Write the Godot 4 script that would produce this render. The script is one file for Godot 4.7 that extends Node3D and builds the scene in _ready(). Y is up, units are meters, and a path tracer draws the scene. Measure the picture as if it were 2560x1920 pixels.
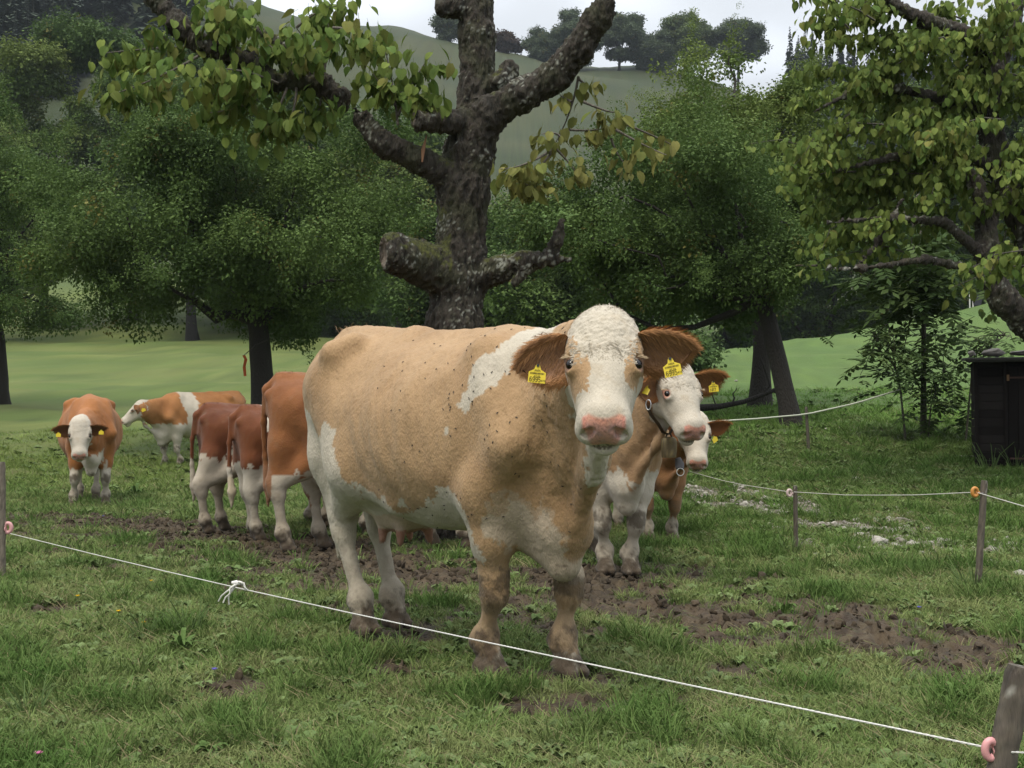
extends Node3D
# Cattle behind a rope fence in an orchard meadow under an overcast sky.

var mats := {}
var eye_mesh: Mesh

func _ready() -> void:
	var cam := Camera3D.new()
	cam.name = "camera"
	cam.position = EYE
	cam.rotation.x = PITCH
	cam.fov = 37.85
	cam.near = 0.05
	cam.far = 2000.0
	add_child(cam)
	cam.current = true
	var env := Environment.new()
	env.background_mode = Environment.BG_SKY
	var sm := ProceduralSkyMaterial.new()
	sm.sky_top_color = Color(1.27, 1.3, 1.33)
	sm.sky_horizon_color = Color(0.5, 0.515, 0.54)
	sm.sky_curve = 1.35
	sm.sky_energy_multiplier = 1.0
	sm.ground_bottom_color = Color(0.2, 0.22, 0.16)
	sm.ground_horizon_color = Color(0.5, 0.52, 0.5)
	sm.sky_cover = cloud_cover()
	sm.sky_cover_modulate = Color(1, 1, 1, 1)
	var sky := Sky.new()
	sky.sky_material = sm
	env.sky = sky
	env.tonemap_mode = Environment.TONE_MAPPER_LINEAR
	env.tonemap_exposure = 1.75
	env.fog_enabled = true
	env.fog_density = 0.0002
	env.fog_light_color = Color(0.82, 0.86, 0.9)
	env.sdfgi_enabled = true
	env.ssao_enabled = true
	env.ssil_enabled = true
	var we := WorldEnvironment.new()
	we.name = "world"
	we.environment = env
	add_child(we)
	var sun := DirectionalLight3D.new()
	sun.name = "sun"
	sun.light_energy = 0.5
	sun.light_color = Color(1.0, 0.97, 0.92)
	sun.light_angular_distance = 25.0
	sun.shadow_enabled = true
	sun.rotation_degrees = Vector3(-62, -28, 0)
	add_child(sun)
	materials()
	build_all()

func cloud_cover() -> ImageTexture:
	# soft brighter and thinner parts of the overcast, added to the plain sky
	var im := Image.create(512, 256, false, Image.FORMAT_RGBA8)
	var f := noise(71, 1.6, 4)
	for y in 256:
		var e := PI * (0.5 - (y + 0.5) / 256.0)
		for x in 512:
			var a := TAU * (x + 0.5) / 512.0
			var d := Vector3(cos(a) * cos(e), sin(e) * 2.4, sin(a) * cos(e))
			var v := smoothstep(-0.25, 0.4, f.get_noise_3dv(d * 2.6))
			im.set_pixel(x, y, Color(0.8, 0.82, 0.86, v * 0.26))
	return ImageTexture.create_from_image(im)
# ---------------------------------------------------------------- helpers
class MB:
	# collects triangles with normals and colours
	var v := PackedVector3Array()
	var n := PackedVector3Array()
	var c := PackedColorArray()
	var i := PackedInt32Array()
	func vert(p: Vector3, nn: Vector3, col: Color) -> int:
		v.push_back(p); n.push_back(nn); c.push_back(col)
		return v.size() - 1
	func tri(a: int, b: int, d: int) -> void:
		i.push_back(a); i.push_back(b); i.push_back(d)
	func quad(a: int, b: int, d: int, e: int) -> void:
		i.append_array(PackedInt32Array([a, b, d, a, d, e]))
	func flat_quad(a: Vector3, b: Vector3, d: Vector3, e: Vector3, col: Color) -> void:
		var nn := -(b - a).cross(d - a).normalized()
		var k := vert(a, nn, col)
		vert(b, nn, col); vert(d, nn, col); vert(e, nn, col)
		quad(k, k + 1, k + 2, k + 3)
	func flat_tri(a: Vector3, b: Vector3, d: Vector3, col: Color) -> void:
		var nn := -(b - a).cross(d - a).normalized()
		var k := vert(a, nn, col)
		vert(b, nn, col); vert(d, nn, col)
		tri(k, k + 1, k + 2)
	func tube(pts: PackedVector3Array, rad: PackedFloat32Array, sides: int, col: Color, caps := true, rough := 0.0, noise: FastNoiseLite = null) -> void:
		var m := pts.size()
		var up := Vector3(0.31, 0.87, 0.38)
		var first := v.size()
		var t0 := (pts[1] - pts[0]).normalized()
		var x := t0.cross(up).normalized()
		for k in m:
			var t := (pts[mini(k + 1, m - 1)] - pts[maxi(k - 1, 0)]).normalized()
			x = (x - t * x.dot(t)).normalized()
			var y := t.cross(x)
			for s in sides:
				var a := TAU * s / sides
				var d := x * cos(a) + y * sin(a)
				var r := rad[k]
				if noise:
					r *= 1.0 + rough * noise.get_noise_3dv(pts[k] + d * r)
				vert(pts[k] + d * r, d, col)
		for k in m - 1:
			for s in sides:
				var a := first + k * sides + s
				var b := first + k * sides + (s + 1) % sides
				quad(a, a + sides, b + sides, b)
		if caps:
			for e in 2:
				var k := 0 if e == 0 else m - 1
				var dir := (pts[0] - pts[1]).normalized() if e == 0 else (pts[m - 1] - pts[m - 2]).normalized()
				var cc := vert(pts[k], dir, col)
				var r0 := v.size()
				for s in sides:
					vert(v[first + k * sides + s], dir, col)
				for s in sides:
					if e == 0:
						tri(cc, r0 + s, r0 + (s + 1) % sides)
					else:
						tri(cc, r0 + (s + 1) % sides, r0 + s)
	func box(ctr: Vector3, half: Vector3, col: Color, b := Basis()) -> void:
		for ax in 3:
			for sg in [-1.0, 1.0]:
				var nn := Vector3.ZERO
				nn[ax] = sg
				var u := Vector3.ZERO
				u[(ax + 1) % 3] = half[(ax + 1) % 3]
				var w := Vector3.ZERO
				w[(ax + 2) % 3] = half[(ax + 2) % 3] * sg
				var o := nn * half[ax]
				var k := vert(ctr + b * (o - u - w), b * nn, col)
				vert(ctr + b * (o - u + w), b * nn, col)
				vert(ctr + b * (o + u + w), b * nn, col)
				vert(ctr + b * (o + u - w), b * nn, col)
				quad(k, k + 1, k + 2, k + 3)
	func bevel_box(ctr: Vector3, half: Vector3, bev: float, col: Color, b := Basis()) -> void:
		# box whose edges along all axes are chamfered
		var pts := []
		for sx in [-1.0, 1.0]:
			for sy in [-1.0, 1.0]:
				for sz in [-1.0, 1.0]:
					for ax in 3:
						var q := Vector3(sx * half.x, sy * half.y, sz * half.z)
						for o in 3:
							if o != ax:
								q[o] -= signf(q[o]) * bev
						pts.append(q)
		var hull := func(ids: Array) -> void:
			var cc := Vector3.ZERO
			for k in ids:
				cc += pts[k]
			cc /= ids.size()
			var nn: Vector3 = (pts[ids[1]] - pts[ids[0]]).cross(pts[ids[2]] - pts[ids[0]]).normalized()
			if nn.dot(cc) < 0:
				nn = -nn
			var f := v.size()
			for k in ids:
				vert(ctr + b * pts[k], b * nn, col)
			var cw: bool = (pts[ids[1]] - pts[ids[0]]).cross(pts[ids[2]] - pts[ids[0]]).dot(nn) < 0
			for k in range(1, ids.size() - 1):
				if cw:
					tri(f, f + k, f + k + 1)
				else:
					tri(f, f + k + 1, f + k)
		for ax in 3:
			for sg in [0, 1]:
				var ids := []
				for e in [[0, 0], [0, 1], [1, 1], [1, 0]]:
					var bits := [0, 0, 0]
					bits[ax] = sg
					bits[(ax + 1) % 3] = e[0]
					bits[(ax + 2) % 3] = e[1]
					ids.append((bits[0] * 4 + bits[1] * 2 + bits[2]) * 3 + ax)
				hull.call(ids)
			for e in [[0, 0], [0, 1], [1, 1], [1, 0]]:
				var lo := [0, 0, 0]
				lo[(ax + 1) % 3] = e[0]
				lo[(ax + 2) % 3] = e[1]
				var hi := lo.duplicate()
				hi[ax] = 1
				var l: int = (lo[0] * 4 + lo[1] * 2 + lo[2]) * 3
				var h: int = (hi[0] * 4 + hi[1] * 2 + hi[2]) * 3
				hull.call([l + (ax + 1) % 3, l + (ax + 2) % 3, h + (ax + 2) % 3, h + (ax + 1) % 3])
		for k in 8:
			hull.call([k * 3, k * 3 + 1, k * 3 + 2])
	func mesh(mat: Material) -> ArrayMesh:
		var m := ArrayMesh.new()
		if v.is_empty():
			return m
		var a := []
		a.resize(Mesh.ARRAY_MAX)
		a[Mesh.ARRAY_VERTEX] = v
		a[Mesh.ARRAY_NORMAL] = n
		a[Mesh.ARRAY_COLOR] = c
		a[Mesh.ARRAY_INDEX] = i
		m.add_surface_from_arrays(Mesh.PRIMITIVE_TRIANGLES, a)
		m.surface_set_material(0, mat)
		return m
	func append(o: MB) -> void:
		var k := v.size()
		v.append_array(o.v); n.append_array(o.n); c.append_array(o.c)
		for q in o.i:
			i.push_back(q + k)


class Field:
	# a solid made of tapered limbs, ellipsoids and one lofted trunk, joined with smooth minima, and its surface-net mesh
	var kind := PackedInt32Array()
	var A := PackedVector3Array()
	var BA := PackedVector3Array()
	var inv := PackedFloat32Array()
	var ra := PackedFloat32Array()
	var rb := PackedFloat32Array()
	var kk := PackedFloat32Array()
	var M: Array[Basis] = []
	var R := PackedVector3Array()
	var tx0 := 0.0
	var tinv := 1.0
	var tcy := PackedFloat32Array()
	var thh := PackedFloat32Array()
	var thw := PackedFloat32Array()
	var ttop := 0.28
	func _add(t: int, a: Vector3, ba: Vector3, r0: float, r1: float, k: float, m := Basis(), r := Vector3.ONE) -> void:
		kind.push_back(t); A.push_back(a); BA.push_back(ba)
		inv.push_back(1.0 / maxf(ba.length_squared(), 1e-9))
		ra.push_back(r0); rb.push_back(r1); kk.push_back(k); M.push_back(m); R.push_back(r)
	func limb(a: Vector3, b: Vector3, r0: float, r1: float, k: float) -> void:
		_add(0, a, b - a, r0, r1, k)
	func cut(a: Vector3, b: Vector3, r0: float, r1: float, k: float) -> void:
		_add(3, a, b - a, r0, r1, k)
	func ball(a: Vector3, r: Vector3, k: float, b := Basis()) -> void:
		_add(1, a, Vector3.ZERO, 0, 0, k, b.inverse(), r)
	func trunk(k: float, stations: Array) -> void:
		# stations: [x, top, bottom, half width]
		var x0: float = stations[0][0]
		var x1: float = stations[-1][0]
		tx0 = x0
		var cnt := 97
		tinv = (cnt - 1) / (x1 - x0)
		for q in cnt:
			var x := x0 + q / tinv
			var s := 0
			while s < stations.size() - 2 and x > stations[s + 1][0]:
				s += 1
			var p1: Array = stations[s]
			var p2: Array = stations[s + 1]
			var p0: Array = stations[maxi(s - 1, 0)]
			var p3: Array = stations[mini(s + 2, stations.size() - 1)]
			var t: float = (x - p1[0]) / (p2[0] - p1[0])
			var w := [0.0, 0.0, 0.0]
			for e in 3:
				w[e] = cubic_interpolate_in_time(p1[e + 1], p2[e + 1], p0[e + 1], p3[e + 1], t, p2[0] - p1[0], minf(p0[0] - p1[0], -0.001), maxf(p3[0] - p1[0], p2[0] - p1[0] + 0.001))
			tcy.push_back((w[0] + w[1]) * 0.5)
			thh.push_back(maxf((w[0] - w[1]) * 0.5, 0.01))
			thw.push_back(maxf(w[2], 0.01))
		_add(2, Vector3.ZERO, Vector3.ZERO, 0, 0, k)
	func one(q: int, p: Vector3) -> float:
		var t := kind[q]
		if t == 0 or t == 3:
			var pa := p - A[q]
			var h := clampf(pa.dot(BA[q]) * inv[q], 0.0, 1.0)
			return (pa - BA[q] * h).length() - (ra[q] + (rb[q] - ra[q]) * h)
		if t == 1:
			var e := M[q] * (p - A[q])
			var r := R[q]
			var u := e / r
			var k0 := u.length()
			var k1 := (u / r).length()
			return k0 * (k0 - 1.0) / maxf(k1, 1e-6)
		var fx := (p.x - tx0) * tinv
		var last := tcy.size() - 1
		var over := 0.0
		if fx < 0.0:
			over = -fx / tinv
			fx = 0.0
		elif fx > last:
			over = (fx - last) / tinv
			fx = last
		var s := mini(int(fx), last - 1)
		var f := fx - s
		var cy := tcy[s] + (tcy[s + 1] - tcy[s]) * f
		var hh := thh[s] + (thh[s + 1] - thh[s]) * f
		var hw := thw[s] + (thw[s + 1] - thw[s]) * f
		var dy := p.y - cy
		var ay := dy / hh
		var az := absf(p.z) / hw
		if ay > 0.0:
			az /= 1.0 - ttop * minf(ay * ay, 1.3)
		else:
			az /= 1.0 - 0.08 * minf(ay * ay, 1.3)
		var rr := pow(pow(absf(ay), 2.3) + pow(az, 2.3), 0.4348)
		var len := sqrt(dy * dy + p.z * p.z)
		var d := len * (1.0 - 1.0 / rr) if rr > 0.15 else -minf(hh, hw) * 0.85
		if over > 0.0:
			return sqrt(maxf(d, 0.0) * maxf(d, 0.0) + over * over)
		return d
	func dist(p: Vector3, list: PackedInt32Array) -> float:
		var d := 10.0
		for q in list:
			var e := one(q, p)
			var k := kk[q]
			if kind[q] == 3:
				e = -e
				var h := maxf(k - absf(d - e), 0.0) / k
				d = maxf(d, e) + h * h * k * 0.25
			else:
				var h := maxf(k - absf(d - e), 0.0) / k
				d = minf(d, e) - h * h * k * 0.25
		return d
	func build(lo: Vector3, hi: Vector3, cell: float, paint: Callable) -> MB:
		var out := MB.new()
		const B := 5
		var nb := Vector3i(((hi - lo) / (cell * B)).ceil())
		var nx := nb.x * B + 1
		var ny := nb.y * B + 1
		var nz := nb.z * B + 1
		var g := PackedFloat32Array()
		g.resize(nx * ny * nz)
		g.fill(1e9)
		var vid := PackedInt32Array()
		vid.resize(nx * ny * nz)
		vid.fill(-1)
		var rad := cell * B * 0.866
		var total := kind.size()
		var active := PackedInt32Array()
		for bx in nb.x:
			for by in nb.y:
				for bz in nb.z:
					var ctr := lo + Vector3(bx + 0.5, by + 0.5, bz + 0.5) * (cell * B)
					var list := PackedInt32Array()
					for q in total:
						if one(q, ctr) < 1.6 * rad + kk[q]:
							list.push_back(q)
					if list.is_empty():
						continue
					var d0 := dist(ctr, list)
					if absf(d0) > rad * 1.9 + 0.01:
						continue
					active.push_back((bx * nb.y + by) * nb.z + bz)
					for i in B + 1:
						for j in B + 1:
							var base := ((bx * B + i) * ny + by * B + j) * nz + bz * B
							var px := lo + Vector3(bx * B + i, by * B + j, bz * B) * cell
							for k in B + 1:
								if g[base + k] > 1e8:
									g[base + k] = dist(px + Vector3(0, 0, k * cell), list)
		var sx := ny * nz
		var sy := nz
		for bl in active:
			var bz := bl % nb.z
			var by := (bl / nb.z) % nb.y
			var bx := bl / (nb.z * nb.y)
			for i in range(bx * B, bx * B + B):
				for j in range(by * B, by * B + B):
					for k in range(bz * B, bz * B + B):
						var o := i * sx + j * sy + k
						var a0 := g[o]
						var a1 := g[o + 1]
						var a2 := g[o + sy]
						var a3 := g[o + sy + 1]
						var a4 := g[o + sx]
						var a5 := g[o + sx + 1]
						var a6 := g[o + sx + sy]
						var a7 := g[o + sx + sy + 1]
						var neg := int(a0 < 0) + int(a1 < 0) + int(a2 < 0) + int(a3 < 0) + int(a4 < 0) + int(a5 < 0) + int(a6 < 0) + int(a7 < 0)
						if neg == 0 or neg == 8:
							continue
						var sum := Vector3.ZERO
						var cn := 0
						if (a0 < 0) != (a1 < 0): sum += Vector3(0, 0, a0 / (a0 - a1)); cn += 1
						if (a2 < 0) != (a3 < 0): sum += Vector3(0, 1, a2 / (a2 - a3)); cn += 1
						if (a4 < 0) != (a5 < 0): sum += Vector3(1, 0, a4 / (a4 - a5)); cn += 1
						if (a6 < 0) != (a7 < 0): sum += Vector3(1, 1, a6 / (a6 - a7)); cn += 1
						if (a0 < 0) != (a2 < 0): sum += Vector3(0, a0 / (a0 - a2), 0); cn += 1
						if (a1 < 0) != (a3 < 0): sum += Vector3(0, a1 / (a1 - a3), 1); cn += 1
						if (a4 < 0) != (a6 < 0): sum += Vector3(1, a4 / (a4 - a6), 0); cn += 1
						if (a5 < 0) != (a7 < 0): sum += Vector3(1, a5 / (a5 - a7), 1); cn += 1
						if (a0 < 0) != (a4 < 0): sum += Vector3(a0 / (a0 - a4), 0, 0); cn += 1
						if (a1 < 0) != (a5 < 0): sum += Vector3(a1 / (a1 - a5), 0, 1); cn += 1
						if (a2 < 0) != (a6 < 0): sum += Vector3(a2 / (a2 - a6), 1, 0); cn += 1
						if (a3 < 0) != (a7 < 0): sum += Vector3(a3 / (a3 - a7), 1, 1); cn += 1
						var p := lo + (Vector3(i, j, k) + sum / cn) * cell
						var nn := Vector3(a4 + a5 + a6 + a7 - a0 - a1 - a2 - a3, a2 + a3 + a6 + a7 - a0 - a1 - a4 - a5, a1 + a3 + a5 + a7 - a0 - a2 - a4 - a6).normalized()
						vid[o] = out.vert(p, nn, Color.WHITE)
		for bl in active:
			var bz := bl % nb.z
			var by := (bl / nb.z) % nb.y
			var bx := bl / (nb.z * nb.y)
			for i in range(bx * B, bx * B + B):
				for j in range(by * B, by * B + B):
					for k in range(bz * B, bz * B + B):
						var o := i * sx + j * sy + k
						if vid[o] < 0:
							continue
						var s0 := g[o] < 0
						if j > 0 and k > 0 and s0 != (g[o + sx] < 0):
							_face(out, s0, vid[o], vid[o - sy], vid[o - sy - 1], vid[o - 1])
						if i > 0 and k > 0 and s0 != (g[o + sy] < 0):
							_face(out, s0, vid[o], vid[o - 1], vid[o - sx - 1], vid[o - sx])
						if i > 0 and j > 0 and s0 != (g[o + 1] < 0):
							_face(out, s0, vid[o], vid[o - sx], vid[o - sx - sy], vid[o - sy])
		for q in out.v.size():
			var r: Array = paint.call(out.v[q], out.n[q])
			out.c[q] = r[0]
			if r[1] != 0.0:
				out.v[q] += out.n[q] * float(r[1])
		return out
	func _face(out: MB, s0: bool, a: int, b: int, c: int, d: int) -> void:
		if a < 0 or b < 0 or c < 0 or d < 0:
			return
		if s0:
			out.quad(a, d, c, b)
		else:
			out.quad(a, b, c, d)
	static func smooth_normals(m: MB) -> void:
		var nn := PackedVector3Array()
		nn.resize(m.v.size())
		for t in range(0, m.i.size(), 3):
			var a := m.i[t]
			var b := m.i[t + 1]
			var c := m.i[t + 2]
			var f := (m.v[c] - m.v[a]).cross(m.v[b] - m.v[a])
			nn[a] += f; nn[b] += f; nn[c] += f
		for q in nn.size():
			if nn[q].length_squared() > 0:
				m.n[q] = nn[q].normalized() if m.n[q].dot(nn[q]) > 0 else -nn[q].normalized()


func hexc(h: String) -> Color:
	# an sRGB hex colour as linear values for vertex colours
	return Color(h).srgb_to_linear()

func sstep(a: float, b: float, x: float) -> float:
	return smoothstep(a, b, x)

func noise(s: int, freq: float, octaves := 3, ridged := false) -> FastNoiseLite:
	var f := FastNoiseLite.new()
	f.noise_type = FastNoiseLite.TYPE_SIMPLEX_SMOOTH
	f.seed = s
	f.frequency = freq
	f.fractal_type = FastNoiseLite.FRACTAL_RIDGED if ridged else FastNoiseLite.FRACTAL_FBM
	f.fractal_octaves = octaves
	return f

func ntex(s: int, freq: float, size := 512, octaves := 4, normal := 0.0) -> NoiseTexture2D:
	var t := NoiseTexture2D.new()
	t.width = size
	t.height = size
	t.seamless = true
	t.noise = noise(s, freq, octaves)
	if normal > 0:
		t.as_normal_map = true
		t.bump_strength = normal
	return t

var used_names := {}
func numbered(called: String) -> String:
	if not used_names.has(called):
		used_names[called] = 0
		return called
	used_names[called] += 1
	return "%s_%03d" % [called, used_names[called]]

func tag(o: Node3D, label: String, category: String, group := "") -> Node3D:
	o.set_meta("label", label)
	o.set_meta("category", category)
	if group != "":
		o.set_meta("group", group)
	return o

func thing(called: String, label: String, category: String, at := Vector3.ZERO, turn := 0.0, group := "") -> Node3D:
	var o := Node3D.new()
	o.name = numbered(called)
	add_child(o)
	o.position = at
	o.rotation.y = turn
	tag(o, label, category, group)
	return o

func put(called: String, m: Mesh, parent: Node3D, at := Transform3D()) -> MeshInstance3D:
	var o := MeshInstance3D.new()
	o.name = numbered(called) if parent == self else called
	o.mesh = m
	o.transform = at
	parent.add_child(o, true)
	return o

func struct(called: String, m: Mesh) -> MeshInstance3D:
	var o := put(called, m, self)
	o.set_meta("kind", "structure")
	return o

func scatter(called: String, m: Mesh, xf: Array, cols: PackedColorArray, parent: Node3D) -> MultiMeshInstance3D:
	var mm := MultiMesh.new()
	mm.transform_format = MultiMesh.TRANSFORM_3D
	mm.use_colors = true
	mm.mesh = m
	mm.instance_count = xf.size()
	for k in xf.size():
		mm.set_instance_transform(k, xf[k])
		mm.set_instance_color(k, cols[k])
	var o := MultiMeshInstance3D.new()
	o.name = numbered(called) if parent == self else called
	o.multimesh = mm
	parent.add_child(o, true)
	o.set_meta("kind", "stuff")
	return o

const FOCAL := 2800.0 / 2560.0      # focal length over picture width
const EYE := Vector3(0, 1.07, 0)
const PITCH := 0.03356
func at(px: float, py: float, depth: float) -> Vector3:
	# world point seen at that pixel of the 2560 x 1920 photograph, DEPTH metres away
	var d := Vector3((px - 1280.0) / 2800.0, (960.0 - py) / 2800.0, -1.0).rotated(Vector3.RIGHT, PITCH)
	return EYE + d * (depth / -d.z)
# ---------------------------------------------------------------- cattle
var nz_a := noise(11, 2.2, 3)
var nz_b := noise(12, 9.0, 3)
var nz_c := noise(13, 38.0, 2)
var nz_d := noise(14, 120.0, 2)

func head_frame(cfg: Dictionary) -> Transform3D:
	var b := Basis(Vector3.UP, -deg_to_rad(cfg.yaw)) * Basis(Vector3.BACK, -deg_to_rad(cfg.pitch)) * Basis(Vector3.RIGHT, deg_to_rad(cfg.get("roll", 0.0))) * Basis.from_scale(Vector3(1.1, 1.0, 1.0))
	return Transform3D(b, cfg.head)

func head_solid(f: Field, T: Transform3D, s: float) -> void:
	# skull, muzzle, cheeks and jaw; s shrinks everything a little
	var b := T.basis
	f.ball(T * Vector3(0.075, -0.045, 0), Vector3(0.125, 0.096, 0.118) - Vector3.ONE * s, 0.05, b)
	f.ball(T * Vector3(0.026, 0.004, 0), Vector3(0.078, 0.066, 0.09) - Vector3.ONE * s, 0.06, b)
	f.ball(T * Vector3(0.13, -0.014, 0), Vector3(0.14, 0.064, 0.116) - Vector3.ONE * s, 0.05, b)
	f.limb(T * Vector3(0.14, -0.035, 0), T * Vector3(0.36, -0.04, 0), 0.09 - s, 0.06 - s, 0.06)
	f.limb(T * Vector3(0.22, -0.06, 0), T * Vector3(0.36, -0.05, 0), 0.092 - s, 0.072 - s, 0.05)
	for e in [-1.0, 1.0]:
		f.limb(T * Vector3(0.12, -0.125, 0.052 * e), T * Vector3(0.33, -0.1, 0.036 * e), 0.078 - s, 0.05 - s, 0.05)
		f.limb(T * Vector3(0.11, 0.008, 0.102 * e), T * Vector3(0.18, 0.004, 0.104 * e), 0.034 - s, 0.034 - s, 0.03)
		f.limb(T * Vector3(0.2, -0.045, 0.088 * e), T * Vector3(0.3, -0.055, 0.06 * e), 0.022 - s, 0.014 - s, 0.03)
	f.ball(T * Vector3(0.378, -0.046, 0), Vector3(0.058, 0.066, 0.088) - Vector3.ONE * s, 0.045, b)
	for e in [-1.0, 1.0]:
		f.ball(T * Vector3(0.385, -0.086, 0.05 * e), Vector3(0.052, 0.037, 0.048) - Vector3.ONE * s, 0.028, b)
		f.limb(T * Vector3(0.404, -0.028, 0.05 * e), T * Vector3(0.40, -0.058, 0.066 * e), 0.028 - s, 0.022 - s, 0.02)
	f.ball(T * Vector3(0.386, -0.142, 0), Vector3(0.054, 0.034, 0.056) - Vector3.ONE * s, 0.02, b)

func neck_solid(f: Field, cfg: Dictionary, H: Transform3D, to: Transform3D, s: float) -> void:
	var nw: float = cfg.get("neck", 1.0)
	f.limb(to * Vector3(-0.06, 1.3, 0), to * (H * Vector3(-0.01, -0.04, 0)), 0.12 * nw - s, 0.095 - s, 0.12)
	f.limb(to * Vector3(0.08, 1.06, 0), to * (H * Vector3(0.05, -0.12, 0)), 0.19 * nw - s, 0.105 - s, 0.12)
	f.limb(to * Vector3(0.25, 0.82, 0), to * (H * Vector3(0.09, -0.17, 0)), 0.1 * nw - s, 0.062 - s, 0.12)
	if cfg.get("flap", false):
		f.limb(to * (H * Vector3(0.27, -0.15, 0)), to * Vector3(0.56, 0.87, 0.15), 0.045 - s, 0.01 - s * 0.5, 0.06)
		f.limb(to * (H * Vector3(0.2, -0.16, 0)), to * Vector3(0.54, 0.86, 0.145), 0.04 - s, 0.014 - s * 0.5, 0.08)
		f.limb(to * (H * Vector3(0.2, -0.16, 0)), to * Vector3(0.47, 0.86, 0.11), 0.04 - s, 0.03 - s * 0.5, 0.08)
	var t0: Vector3 = H * Vector3(0.16, -0.19, 0)
	var t2: Vector3 = Vector3(0.28, 0.62, 0)
	var t1: Vector3 = t0.lerp(t2, 0.35) + Vector3(0.03, -0.03, 0.0)
	f.limb(to * t0, to * t1, 0.024 - s, 0.02 - s, 0.05)
	f.limb(to * t1, to * t2, 0.02 - s, 0.045 - s, 0.08)

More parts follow.
